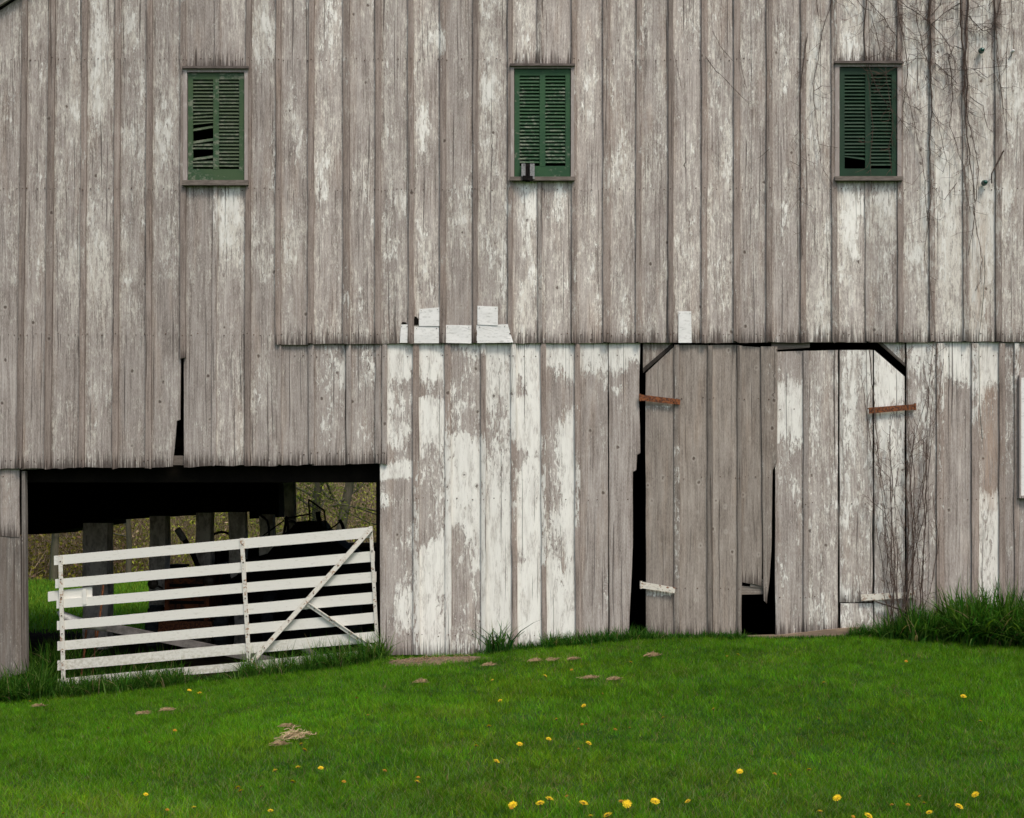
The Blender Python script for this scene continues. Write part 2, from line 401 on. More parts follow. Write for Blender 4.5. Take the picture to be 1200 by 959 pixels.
def board(mb, L, R, top, bot, y0, th=.025, cov=None, tone=1.0, nx=5, step=6.0, cup=.003, ragged=1.2, nails=(), batten=0.0, rustf=None, nailmat=1, nnail=2):
    """L,R: [(py,px)...] edges; top,bot: (left,right) py; cov(py,s)->(paint,wash)"""
    r = random.random()
    tp = (top[0]+top[1])/2; bt = (bot[0]+bot[1])/2
    hidden = max(0, (-12-tp)); rows = []
    if hidden > 0:
        k = int(hidden//120)+1
        rows += [tp+(-12-tp)*i/k for i in range(k)]
        st = -12.0
    else: st = tp
    k = max(2, int((bt-st)/step)); rows += [st+(bt-st)*i/k for i in range(k+1)]
    for e in L+R:
        if tp+2 < e[0] < bt-2: rows.append(e[0])
    rows = sorted(set(rows)); n = len(rows)
    ph = random.uniform(0, 99); bow = random.uniform(-.004, .004)
    grid = []; back = []
    for i, py in enumerate(rows):
        f = (py-tp)/(bt-tp+1e-9)
        # slanted tops / bottoms only act near the ends
        jl = mnoise.noise(Vector((py*.02, ph, 0)))*.7; jr = mnoise.noise(Vector((py*.02, ph+30, 0)))*.7
        xl = lerp_list(L, py)[0]+jl; xr = lerp_list(R, py)[0]+jr
        row = []
        for j in range(nx):
            s = j/(nx-1)
            pyy = py
            if i == 0: pyy = top[0]+(top[1]-top[0])*s
            elif i == n-1: pyy = bot[0]+(bot[1]-bot[0])*s+random.uniform(-ragged, ragged)
            else:
                tl = top[0]+(top[1]-top[0])*s; bl = bot[0]+(bot[1]-bot[0])*s
                pyy = min(max(py, tl+.3*i), bl-.3*(n-i))
            px = xl+(xr-xl)*s
            c = 1-(2*s-1)**2
            y = y0-th-cup*c-bow*math.sin(f*3.1)-.0015*mnoise.noise(Vector((pyy*.015, s*2, ph)))
            p = P(px, pyy, 0); p.y = y
            cv = cov(pyy, s) if cov else (.05, .2)
            hb = (bt-pyy)/120
            ru = rustf(pyy, s) if rustf else 0
            row.append(mb.vert(p, (p.x, p.z, r), (min(1, max(0, cv[0])), min(1, max(0, cv[1])), tone, batten), (hb, ru, s, 0)))
        grid.append(row)
        ids = []
        for q, vv in ((0, row[0]), (1, row[-1])):
            p = mb.v[vv]; ids.append(mb.vert((p[0], y0, p[2]), (p[0]+.02, p[2], r), mb.a1[vv], mb.a2[vv]))
        back.append(ids)
    for i in range(n-1):
        for j in range(nx-1): mb.face((grid[i][j], grid[i+1][j], grid[i+1][j+1], grid[i][j+1]))
        mb.face((grid[i][0], back[i][0], back[i+1][0], grid[i+1][0]))
        mb.face((grid[i][-1], grid[i+1][-1], back[i+1][1], back[i][1]))
        mb.face((back[i][0], back[i][1], back[i+1][1], back[i+1][0]))
    mb.face([back[0][0]]+grid[0]+[back[0][1]]); mb.face([back[-1][1]]+grid[-1][::-1]+[back[-1][0]])
    for npy in nails:
        if not (tp < npy < bt): continue
        xl = lerp_list(L, npy)[0]; xr = lerp_list(R, npy)[0]
        for k in range(nnail):
            s = (k+.5)/nnail+random.uniform(-.13, .13); pp = P(xl+(xr-xl)*s, npy+random.uniform(-1.5, 1.5))
            mb.disc((pp.x, y0-th-cup-.0015, pp.z), random.uniform(.0045, .0068), 6, nailmat, .003)

def gable(px): return 11-.63*px if px < 700 else 11-.63*(1400-px)

barn = empty('barn', (0, 0, 0))
tag(barn, 'big weathered board-and-batten barn with flaking white paint and green shuttered windows', 'barn')

# batten centre lines of the upper siding: (px at top, px at bottom, half width)
UB = [(-8, -17, 4), (30, 23, 3.6), (62, 56, 4), (100, 96, 3.6), (139, 135, 3.6), (176, 174, 3.6), (215, 214.5, 3.4), ('w', 255, 251),
      (292, 290, 3.3), (327, 326, 3.5), (365.5, 364, 3.2), (406, 406, 4), (443.5, 443, 3.6), (481.5, 482, 3.6), (519, 519, 3.4), (557.5, 557, 3.2),
      (598, 598, 3.2), ('w', 632, 633), (673, 673, 3.2), (711, 711, 4.2), (749, 748, 3.2), (786, 786, 3), (825.5, 825, 3.6), (863.5, 863, 3.6),
      (901.5, 901, 3.4), (941, 941, 3.2), (977, 978, 3.3), ('w', 1015, 1017), (1054, 1055, 3.2), (1091.5, 1092, 3.6), (1130.5, 1132, 3.6), (1169, 1170, 4), (1207, 1208, 3.6)]
WIN = {255: (80, 218), 632: (77, 213), 1015: (74, 213)}
allb = []
x = -17-38
while x > -680: allb.append((x+9, x, 4)); x -= 38
allb = allb[::-1]+UB
x = 1246
while x < 2080: allb.append((x, x, 4)); x += 38
def eb(e): return (e[1], e[2]) if e[0] == 'w' else (e[0], e[1])
def bottom(px): return 548.5-.010*(px-60) if px < 322 else 403.5-.0035*(px-322)
NROWS = (70, 222, 392, 540)

hot = []   # hand placed worn patches: px, py, rx, ry, paint, wash
for a in ((120, 40, 20, 60, .35, .5), (155, 15, 15, 35, .35, .4), (55, 150, 12, 45, .3, .45), (190, 150, 14, 50, .35, .4), (85, 150, 9, 40, .25, .4), (312, 30, 12, 40, .3, .4), (150, 160, 14, 30, .25, .3),
          (115, 240, 14, 50, .3, .4), (202, 215, 12, 30, .3, .35), (385, 45, 18, 45, .3, .45), (345, 120, 12, 35, .25, .35), (575, 130, 15, 45, .40, .45), (500, 150, 14, 45, .3, .4), (470, 225, 14, 45, .28, .35),
          (512, 55, 9, 30, .25, .4), (620, 30, 14, 40, .2, .35), (690, 150, 14, 80, .2, .45), (730, 180, 15, 60, .15, .4), (770, 175, 12, 30, .25, .2), (1150, 160, 22, 190, .16, .34), (1000, 40, 18, 50, .35, .4), (955, 60, 12, 50, .3, .4),
          (1100, 190, 14, 90, .34, .4), (1182, 60, 14, 60, .38, .4), (1115, 230, 14, 70, .3, .4), (1070, 90, 12, 60, .2, .4), (130, 300, 18, 50, .1, .4), (270, 275, 15, 50, .15, .3), (340, 300, 22, 60, .12, .4), (380, 190, 14, 50, .2, .3),
          (235, 235, 22, 28, .50, .5), (275, 238, 16, 26, .45, .45), (615, 240, 16, 34, .62, .5), (652, 238, 16, 30, .5, .5), (1000, 245, 18, 45, .55, .5), (1038, 240, 18, 40, .5, .5), (1140, 380, 16, 60, .3, .4), (730, 370, 12, 40, .1, .4), (700, 340, 22, 60, .05, .5),
          (20, 30, 14, 40, .3, .35), (45, 60, 10, 60, .25, .3), (930, 200, 12, 80, .1, .35), (545, 240, 10, 60, .25, .3), (1180, 230, 16, 60, .25, .4), (640, 300, 14, 40, .15, .3), (215, 60, 10, 50, .1, .35)):
    hot.append(a)
def ucov(py, s, px, bias, ph):
    lf = mnoise.noise(Vector((px*.012, py*.008, 3.1)))
    lf2 = mnoise.noise(Vector((px*.05, py*.012, 7.7+ph)))
    lf3 = mnoise.noise(Vector((px*.11, py*.035, 1.7)))
    paint = .258+.17*lf2+.17*lf3+bias*.5+.05*lf; wash = .54+.2*lf+.2*lf2+.14*lf3+bias
    if py > 330 and px < 330: paint -= .08; wash -= .06
    if px > 940: paint += .06; wash += .10
    for (hx, hy, rx, ry, a, b) in hot:
        d = ((px-hx)/rx)**2+((py-hy)/ry)**2
        if d < 3: w = math.exp(-d*1.1)*(.75+.6*mnoise.noise(Vector((px*.09, py*.05, 4)))); paint += (a*.55+.07)*w; wash += b*.55*w
    return paint, wash

up = MB()
for e0, e1 in zip(allb, allb[1:]):
    (t0, b0), (t1, b1) = eb(e0), eb(e1)
    offs = b1 < -25 or b0 > 1215
    bias = random.uniform(-.08, .08); ph = random.uniform(0, 50); tone = random.uniform(.84, 1.09)
    if 320 < b0 < 900: tone *= 1.05  # middle boards lightened: brighter light there put into tone
    if b0 < 230: tone *= .94  # left boards darkened: light falling off there put into tone
    h0 = 0 if e0[0] == 'w' else 0; gap = .9
    L = [(0, t0+gap), (bottom(b0), b0+gap)]; R = [(0, t1-gap), (bottom(b1), b1-gap)]
    top = (gable(t0)+1, gable(t1)+1)
    jb = 1.5 if b0 < 322 else .5; bot = (bottom(b0)+random.uniform(-jb, jb), bottom(b1)+random.uniform(-jb, jb)); rg = 1.0 if b0 < 322 else .4
    if b0 < 322 and b0 >= 290: bot = (546, 546)
    if abs(b0-326) < 1.5: bot = (404, 404)
    mid0 = (t0+t1)/2
    cv = lambda py, s, a=(t0, b0, t1, b1), bb=bias, p=ph: ucov(py, s, a[0]+(a[2]-a[0])*s, bb, p)
    win = None
    for k, (wt, wb) in WIN.items():
        if (e0[0] == 'w' and e0[1] == k) or (e1[0] == 'w' and e1[1] == k): win = (wt, wb)
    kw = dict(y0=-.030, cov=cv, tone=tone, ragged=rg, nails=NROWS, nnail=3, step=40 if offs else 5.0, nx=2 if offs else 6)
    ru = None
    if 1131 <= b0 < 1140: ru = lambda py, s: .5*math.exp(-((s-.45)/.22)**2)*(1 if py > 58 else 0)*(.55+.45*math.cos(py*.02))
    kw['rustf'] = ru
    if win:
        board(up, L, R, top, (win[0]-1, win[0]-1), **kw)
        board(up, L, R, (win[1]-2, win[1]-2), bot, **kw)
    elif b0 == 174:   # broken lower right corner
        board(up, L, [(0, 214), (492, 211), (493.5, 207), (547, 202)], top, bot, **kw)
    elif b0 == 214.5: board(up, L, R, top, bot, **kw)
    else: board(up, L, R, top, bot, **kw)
# replace board right of the broken gap edge: handled through its own left edge polyline
for e in allb:
    t, b = eb(e)
    if e[0] == 'w':
        wt, wb = WIN[t]
        for (a, c) in (((gable(t)+1,)*2, (wt-1,)*2), ((wb+1,)*2, (bottom(b)-1,)*2)):
            board(up, [(0, t-2.6), (400, b-2.6)], [(0, t+2.6), (400, b+2.6)], a, c, -.0555, .017, cov=lambda py, s, x=t: ucov(py, s, x, -.1, 3), tone=random.uniform(.74, .95), nx=3, step=9, cup=.001)
        continue
    hw = e[2]*random.uniform(.86, 1.05); offs = b < -25 or b > 1215
    bb = bottom(b)+(random.uniform(-1, 2) if b < 322 else random.uniform(-.6, .4))
    if b == 214.5: bb = 420
    if b == 326: bb = 404
    pbias = random.choice((-.14, -.10, -.05, .02, .10))
    if b in (1132, 1170): pbias = .14
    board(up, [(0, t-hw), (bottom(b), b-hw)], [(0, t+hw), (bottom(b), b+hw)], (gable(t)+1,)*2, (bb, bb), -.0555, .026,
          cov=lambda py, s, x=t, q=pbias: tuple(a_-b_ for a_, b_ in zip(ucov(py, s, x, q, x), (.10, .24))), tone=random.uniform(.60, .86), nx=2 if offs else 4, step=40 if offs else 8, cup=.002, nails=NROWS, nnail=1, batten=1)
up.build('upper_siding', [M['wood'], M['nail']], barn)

# ---- lower siding
low = MB()
def tcov(tab, washb=.35, gain=1):
    def f(py, s):
        r = lerp_list(tab, py); p = (r[0]+(r[1]-r[0])*s)*gain
        return p+.14*mnoise.noise(Vector((py*.03, s*3, len(tab)*3.3))), washb+.45*p
    return f
T = {}
SK = .9
T[1] = [(404, .85, .8), (440, .75, .6), (450, .6, .3), (490, .42, .28), (500, .62, .45), (522, .5, .35), (535, .2, .45), (546, .65, .75), (558, .75, .7), (566, .25, .15), (580, .5, .15), (588, .6, .35), (600, .15, .25), (640, .12, .5), (660, .15, .4), (690, .2, .5), (705, .25, .72), (735, .2, .7), (748, .3, .2), (770, .05, .05)]
T[2] = [(404, .8, .8), (440, .45, .7), (448, .3, .5), (462, .3, .35), (470, .9, .5), (480, 1, .7), (500, 1, .85), (515, .65, .6), (540, .35, .5), (580, .25, .6), (600, .25, .5), (625, .2, .5), (640, .5, .9), (660, .8, 1), (690, .9, .95), (700, .85, .3), (740, .85, .45), (766, .85, .6)]
T[3] = [(404, .6, .55), (420, .3, .3), (450, .4, .42), (480, .42, .42), (500, .32, .42), (515, .62, .6), (540, .65, .7), (560, .75, .8), (610, .7, .75), (622, .3, .75), (660, .12, .85), (675, .12, .5), (740, .15, .42), (760, .4, .6), (768, .3, .3)]
T[4] = [(404, .7, .8), (425, .5, .6), (445, .5, .75), (480, .45, .6), (500, .4, .5), (540, .4, .65), (560, .55, .6), (585, .65, .6), (598, .95, .85), (640, .98, .9), (650, .7, .7), (662, .7, .7), (672, .98, 1), (712, 1, 1), (722, .8, .65), (735, .85, .85), (750, 1, 1)]
T[5] = [(404, .45, .7), (412, .8, 1), (430, .95, 1), (440, .6, 1), (460, .35, 1), (475, .8, 1), (500, .95, .85), (515, .9, .9), (524, .7, .9), (532, .1, .75), (545, .3, .85), (556, .6, .8), (575, .6, .75), (600, .8, .85), (630, .9, .9), (655, .35, 1), (680, .8, 1), (700, .95, .75), (715, .95, .75), (750, 1, 1)]
T[6] = [(404, .9, .9), (415, .9, .75), (432, .45, .7), (442, .1, .75), (455, .08, .35), (466, .1, .2), (478, .1, .65), (500, .2, .95), (515, .3, 1), (545, .15, 1), (570, .2, 1), (600, .35, .95), (640, .4, .75), (655, .55, .55), (690, .8, .5), (705, .85, .5), (725, .95, .7), (750, 1, .95)]
T[7] = [(404, .7, .65), (430, .6, .6), (440, .35, .45), (455, .15, .42), (480, .12, .2), (500, .15, .35), (510, .1, .45), (525, .1, .35), (540, .1, .15), (640, .12, .1), (690, .1, .25), (770, .1, .15)]
T[8] = [(404, .85, .75), (420, .85, .55), (435, .6, .25), (446, .35, .15), (456, .6, .12), (464, .3, .15), (490, .15, .35), (500, .12, .1), (525, .2, .3), (540, .1, .1), (770, .1, .06)]
SH = [(404, .2, .5), (430, .35, .65), (470, .25, .4), (500, .3, .45), (545, .15, .35)]
LBx = [444.5, 487.5, 524.5, 566.5, 602.5, 637.5, 677.5, 713, 750.5]
tones = [1, 1.02, .99, .96, 1.03, 1.0, .92, .94]
for i in range(8):
    a, b = LBx[i], LBx[i+1]; gp = .7
    L = [(404, a+gp), (770, a+gp+.8)]; R = [(404, b-gp), (770, b-gp+.8)]
    if i == 0: L = [(404, 444.5), (770, 445.5)]
    if i == 7: R = [(404, 750.5), (470, 749), (500, 750.5), (531, 750.7), (533, 747), (551, 746), (553, 742), (600, 742), (640, 741.5), (700, 739), (756, 737)]
    board(low, L, R, (401, 401), (768, 768) if i < 3 else (764, 764), 0, .025, tcov(T[i+1], .25), tones[i], nx=9, step=4, nails=(417, 585, 745), rustf=None, nnail=2)
# battens of the lower siding: px top, px bottom, half width, paint table, tone
for (t, b, hw, pt, tn) in ((487, 488, 3.6, [(404, .05, .05), (550, .3, .3), (600, .6, .5), (770, .55, .6)], .86), (524, 525.8, 3.5, [(404, .05, .08), (500, .35, .4), (560, .75, .8), (770, .7, .8)], .9),
                           (566.3, 566.8, 2.9, [(404, .8, .7), (425, .05, .05), (500, .1, .1), (520, .5, .6), (620, .8, .8), (770, .8, .9)], .8), (601.5, 603.5, 3.2, [(404, .75, .7), (500, .85, .8), (525, .1, .3), (590, .5, .6), (680, .05, .05), (770, .05, .1)], .9),
                           (636.5, 638, 3.0, [(404, .05, .05), (490, .05, .05), (510, .45, .5), (660, .6, .6), (680, .05, .05), (770, .05, .05)], .84), (676.5, 678, 3.2, [(404, .15, .1), (520, .4, .3), (560, .6, .4), (620, .5, .2), (650, .1, .05), (770, .05, .05)], .85),
                           (448.5, 450, 0, None, 1)):
    if hw == 0: continue
    for sgn, ww, dy in ((0, hw, 0),):
        board(low, [(404, t-ww), (770, b-ww)], [(404, t+ww), (770, b+ww)], (402, 402), (768, 768), -.0255-.003, .019, tcov(pt, .15), tn, nx=5, step=6, cup=.003, nails=(417, 585, 745), nnail=1, batten=1)
low.build('lower_siding', [M['wood'], M['nail']], barn); low = MB()
# right-hand wall beyond the doors
TR = {1: ([(404, .7, .8), (430, .55, .6), (460, .45, .5), (560, .45, .4), (640, .4, .45), (760, .3, .3)], .4), 2: ([(404, .85, .8), (435, .95, .9), (448, .6, .5), (460, .2, .2), (620, .2, .15), (760, .15, .3)], .34),
      3: ([(404, .95, .95), (420, 1, .5), (430, 1, .9), (450, .9, .5), (470, .85, .12), (500, .7, .1), (530, .3, .15), (570, .3, .35), (585, .75, .8), (700, .65, .7)], .3), 4: ([(404, .5, .5), (480, .45, .45), (560, .35, .35), (760, .15, .2)], .25)}
RB = [1063, 1102.5, 1143.5, 1175, 1208]
for i in range(4):
    tb, wb = TR[i+1]
    ru = (lambda py, s: .55*math.exp(-((s-.55)/.3)**2)*(1 if 455 < py < 600 else .2)) if i == 2 else None
    board(low, [(404, RB[i]+.6), (770, RB[i]+1)], [(404, RB[i+1]-.6), (770, RB[i+1]-.2)], (401, 401), (766, 766), 0, .025, tcov(tb, wb*.7, .88), (.96, 1, .97, .85)[i], nx=7, step=5, nails=(417, 585, 700), rustf=ru)
for (c, hw, pt, tn) in ((1102.5, 4.2, [(404, .45, .6), (480, .4, .5), (560, .2, .25), (760, .1, .1)], .84), (1143.5, 4, [(404, .5, .65), (490, .5, .4), (520, .1, .1), (760, .05, .1)], .9), (1175, 3.3, [(404, .3, .2), (760, .1, .1)], .75), (1192, 2.5, [(404, .5, .5), (470, .4, .3), (760, .1, .1)], .8)):
    board(low, [(404, c-hw), (770, c-hw)], [(404, c+hw), (770, c+hw)], (402, 402), (764, 764), -.0285, .019, tcov(pt, .2), tn, nx=4, step=6, cup=.002, nails=(417, 585, 700), nnail=1, batten=1)
x = 1209
while x < 2080:
    board(low, [(0, x)], [(0, x+37)], (401, 401), (790, 790), 0, .025, lambda py, s: (.3, .4), random.uniform(.85, 1), nx=2, step=60)
    board(low, [(0, x-4)], [(0, x+3)], (402, 402), (790, 790), -.0255, .019, lambda py, s: (.1, .2), .8, nx=2, step=60); x += 38
low.build('lower_siding', [M['wood'], M['nail']], barn); low = MB()
# short boards over the gate opening
SB = [323, 365, 405, 443.5]
for i in range(3):
    dn = (545.5, 544.5) if i < 2 else (543.5, 543)
    board(low, [(404, SB[i]+.6), (545, SB[i]+.2)], [(404, SB[i+1]-.6), (545, SB[i+1]-1)], (401, 401), dn, -.001, .024, tcov(SH if i else [(404, .1, .3), (470, .12, .2), (545, .05, .1)], .30), (.88, .92, .94)[i], nx=6, step=5, nails=(417, 532), nnail=3)
for (c, hw, tn) in ((326.5, 3, .85), (364.5, 3.2, .84), (408.5, 3, .82), (443, 3.2, .8), (450.5, 3, .85)):
    board(low, [(404, c-hw)], [(404, c+hw)], (402, 402), (543.5, 543.5), -.030, .019, lambda py, s: (.12, .3), tn, nx=3, step=6, nails=(417, 532), nnail=1)
low.build('short_siding', [M['wood'], M['nail']], barn); low = MB()
# lower wall left of the opening (two board lengths)
for (a, b) in ((-2, 21), (-30, -3), (-60, -31)):
    board(low, [(550, a), (628, a)], [(550, b), (628, b+.5)], (548, 548), (629, 629), .0, .024, lambda py, s: (.12+.25*math.exp(-((s-.5)/.16)**2), .35), .85, nx=6, step=5, nails=(560,))
x = -98
while x > -700:
    board(low, [(0, x)], [(0, x+37)], (545, 545), (850, 850), 0, .025, lambda py, s: (.3, .4), random.uniform(.85, 1), nx=2, step=60); x -= 38
low.build('lower_siding', [M['wood'], M['nail']], barn)

# rotted cross piece, header, jamb corners
jm = MB()
jm.quadprism([tuple(P(203, 534).xz), tuple(P(219, 534).xz), tuple(P(219, 545).xz), tuple(P(202, 545).xz)], -.028, .02, a1=(0, .1, .55, 0), along='x')
jm.build('girt_piece', M['door'], barn)
def tri(ps, y0, y1, a1=(.1, .4, .9, 0), along='z', name='jamb_corner'):
    mb = MB(); mb.quadprism([tuple(P(*p).xz) for p in ps], y0, y1, a1=a1, along=along); mb.build(name, M['door'], barn)
tri([(754, 400), (754, 434), (757, 433), (788, 404), (788, 400)], -.016, .01, a1=(.2, .5, .85, 0))
tri([(754, 431), (754, 437), (789, 406), (789, 401)], -.022, -.017, a1=(0, 0, .16, 0), name='dark_gap_strip')  # shaded gap at the slanted door corner put in as near-black strip
tri([(1033, 400), (1061.5, 425), (1061.5, 400)], -.020, .01, a1=(.45, .6, .95, 0))
tri([(905, 400), (905, 410), (950, 407), (950, 400)], -.018, .02, a1=(0, .2, .7, 0), along='x', name='door_header')
tri([(1029, 400), (1062, 429), (1062, 426), (1034, 400)], -.021, .012, a1=(0, .1, .4, 0), name='dark_gap_strip')  # same for the right corner: gap shade painted as dark strip

# front posts and lintel
fp = MB()
def fpost(pts, y0, y1, a1): fp.quadprism([tuple(P(*p).xz) for p in pts], y0, y1, a1=a1)
fpost([(-61.5, 629), (-61.5, 815), (24, 790), (22.5, 629)], -.02, .05, (.10, .32, 1.1, 0))
fpost([(24.2, 552), (24.2, 790), (30, 790), (28, 552)], -.025, .05, (0, .2, .95, 0))
fp.build('corner_post', M['postf'], barn)
ln = MB()
ln.box(((P(-20, 0).x+P(446, 0).x)/2, .24, (P(0, 538).z+P(0, 565).z)/2), (P(446, 0).x-P(-20, 0).x, .22, P(0, 538).z-P(0, 565).z))
# loft floor, joists and the dropped granary box
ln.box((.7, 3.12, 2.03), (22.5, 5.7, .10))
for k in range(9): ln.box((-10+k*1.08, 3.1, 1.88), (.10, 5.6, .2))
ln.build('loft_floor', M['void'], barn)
gb = MB()
X1 = (345-600)/(F/(D0+5.7))
for (xa, xb, z0a, z0b) in ((-10.6, -5.85, .92, 1.03), (-5.85, -5.2, 1.04, 1.15), (-5.2, -4.2, 1.20, 1.26), (-4.2, -3.3, 1.29, 1.31), (-3.3, X1, 1.22, 1.24)):
    gb.quadprism([(xa, z0a), (xb, z0b), (xb, 1.97), (xa, 1.97)], 4.3, 5.7)
gb.build('granary', M['void'], barn)
# closing walls
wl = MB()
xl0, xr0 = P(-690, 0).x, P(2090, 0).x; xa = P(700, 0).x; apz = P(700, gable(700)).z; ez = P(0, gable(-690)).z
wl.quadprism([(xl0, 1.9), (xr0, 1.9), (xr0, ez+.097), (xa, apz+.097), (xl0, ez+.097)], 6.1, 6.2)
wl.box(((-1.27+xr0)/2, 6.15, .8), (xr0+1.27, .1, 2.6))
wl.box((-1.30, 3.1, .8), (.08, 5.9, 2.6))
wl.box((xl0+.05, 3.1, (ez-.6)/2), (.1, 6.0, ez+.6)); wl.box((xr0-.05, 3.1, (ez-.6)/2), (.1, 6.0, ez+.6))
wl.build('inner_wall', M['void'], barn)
lw = MB(); lw.box((-2.72, 6.0, .20), (2.8, .12, 1.24)); lw.box((-2.72, 5.98, .85), (2.84, .2, .06), m=1)
lw.build('low_back_wall', [M['void'], M['tanwood']], barn)
rf = MB()
for (p0, p1) in (((-760, gable(-760)), (700, gable(700))), ((700, gable(700)), (2160, gable(2160)))):
    a, b = P(*p0), P(*p1); n = Vector((-(b.z-a.z), 0, b.x-a.x)).normalized()
    q = [a+n*.085, b+n*.085, b+n*.14, a+n*.14]; rf.quadprism([(v.x, v.z) for v in q], -.20, 6.4)
rf.build('roof', M['roof'], barn)
rk = MB()
for (p0, p1) in (((-760, gable(-760)), (700, gable(700))), ((700, gable(700)), (2160, gable(2160)))):
    a, b = P(*p0), P(*p1); n = Vector((-(b.z-a.z), 0, b.x-a.x)).normalized()
    q = [a, b, b+n*.083, a+n*.083]; rk.quadprism([(v.x, v.z) for v in q], -.135, -.10)
rk.build('rake_board', M['rake'], barn)

# ---- inner posts standing under the granary
for k, (a, b, tpy, w) in enumerate(((97, 126, 1.16, .26), (175, 194, 1.24, .26), (229, 247, 1.28, .24), (268, 287, 1.29, .22), (304, 320, 1.26, .22), (333, 344, 1.97, .2))):
    mb = MB(); y = 3.4 if k == 0 else 4.0; s = F/(D0+y); xa_, xb_ = (a-600)/s, (b-600)/s
    g0 = float(ground(xa_, y))-.1; n = 9; rings = []
    for i in range(n):
        z = g0+(tpy+.02-g0)*i/(n-1); ring = []
        for (cx, cy) in ((0, 0), (.5, -.04), (1, 0), (1.02, .5), (1, 1), (.5, 1.03), (0, 1), (-.02, .5)):
            ring.append(mb.vert((xa_+(xb_-xa_)*cx+random.uniform(-.008, .008), y+w*cy+random.uniform(-.008, .008), z)))
        rings.append(ring)
    for r0, r1 in zip(rings, rings[1:]):
        for i in range(8): mb.face((r0[i], r0[(i+1) % 8], r1[(i+1) % 8], r1[i]))
    mb.face(rings[-1])
    mb.build('post', M['post'], barn)

# ---- windows
def window(x0, x1, y0, y1, sx0, sx1, sy0, sy1, lt, lb, gm, sm, missing, label):
    c = MB()
    def bx(mb, a, b, t, d, yf, yb, m=0):
        p, q = P(a, t), P(b, d); mb.box(((p.x+q.x)/2, (yf+yb)/2, (p.z+q.z)/2), (abs(q.x-p.x), abs(yf-yb), abs(p.z-q.z)), m=m, jit=.0008)
    bx(c, x0+.4, sx0, y0+2, sy1+1, -.088, .03); bx(c, sx1, x1-.4, y0+2, sy1+1, -.088, .03); bx(c, sx0, sx1, y0+2, sy0-.4, -.086, .03)
    bx(c, x0-.6, x1+.8, y0-.6, y0+2, -.112, -.02, 1)
    w = c.build('window', [M['casing'], M['cap']], barn); w['label'] = label
    s = MB(); bx(s, x0-.5, x1+.6, sy1+.6, y1, -.118, .02); s.build('sill', M['sillm'], w)
    f = MB(); md = (sx0+sx1)/2; yb = -.045; yf = -.070; top = sy0+7
    bx(f, sx0+.5, sx0+6.4, sy0+.3, sy1+.3, yf, yb); bx(f, sx1-6.4, sx1-.5, sy0+.3, sy1+.3, yf, yb)
    bx(f, md-3.3, md+3.3, top-.5, lb+.5, yf, yb); bx(f, sx0+6.4, sx1-6.4, sy0+.3, lt, yf+.002, yb); bx(f, sx0+6.4, sx1-6.4, lb, sy1+.3, yf+.002, yb)
    f.build('shutter_frame', gm, w)
    sl = MB(); pitch = 4.1; n = int((lb-lt)/pitch)
    for (cside, a, b) in ((0, sx0+6.2, md-3.2), (1, md+3.2, sx1-6.2)):
        for k in range(n):
            pyc = lt+pitch*(k+.55)
            if pyc > lb-2: continue
            tilt, dy, da = math.radians(54), 0.0, 0.0
            q = missing(cside, k, pyc)
            if q is None: continue
            if isinstance(q, tuple): da, dy = q
            else: da = random.uniform(-.006, .006)
            p0, p1 = P(a, pyc+dy), P(b, pyc+dy); cz = (p0.z+p1.z)/2
            from mathutils import Matrix
            R = Matrix.Rotation(da, 3, 'Y') @ Matrix.Rotation(tilt+random.uniform(-.07, .07), 3, 'X')
            sl.box(((p0.x+p1.x)/2, (yf+yb)/2+.004, cz), (p1.x-p0.x, .036, .0070), rot=R)
    sl.build('louvre_slats', sm, w)
def missA(c, k, py):
    if c == 0:
        if 142 < py < 149: return (-.10, -1)
        if 149 < py < 153: return (-.17, 1.5)
        if 153 < py < 163: return None
        if 163 < py < 167.3: return (-.15, 0)
        if 177 < py < 185: return None
        if 185 < py < 189.5: return (-.14, -.5)
        if 132 < py < 137: return (-.06, 0)
    return 0
def missB(c, k, py): return None if py > 190 else 0
def missC(c, k, py):
    if c == 0 and py > 184: return (.14, 0) if py < 187.5 else None
    if c == 1 and py > 193: return None
    return 0
window(215, 291.5, 80, 218.5, 220, 287, 86, 212, 93.5, 198.5, M['green_a'], M['slat_a'], missA, 'faded green shuttered window with broken slats')
window(598, 673, 77, 213, 602.5, 669, 81.5, 208, 89, 195, M['green_b'], M['slat_b'], missB, 'green shuttered window in the middle of the wall')
window(977.5, 1056, 74, 213, 983, 1051, 79.5, 207.5, 88, 198, M['green_c'], M['slat_c'], missC, 'deep green shuttered window crossed by bare vines')

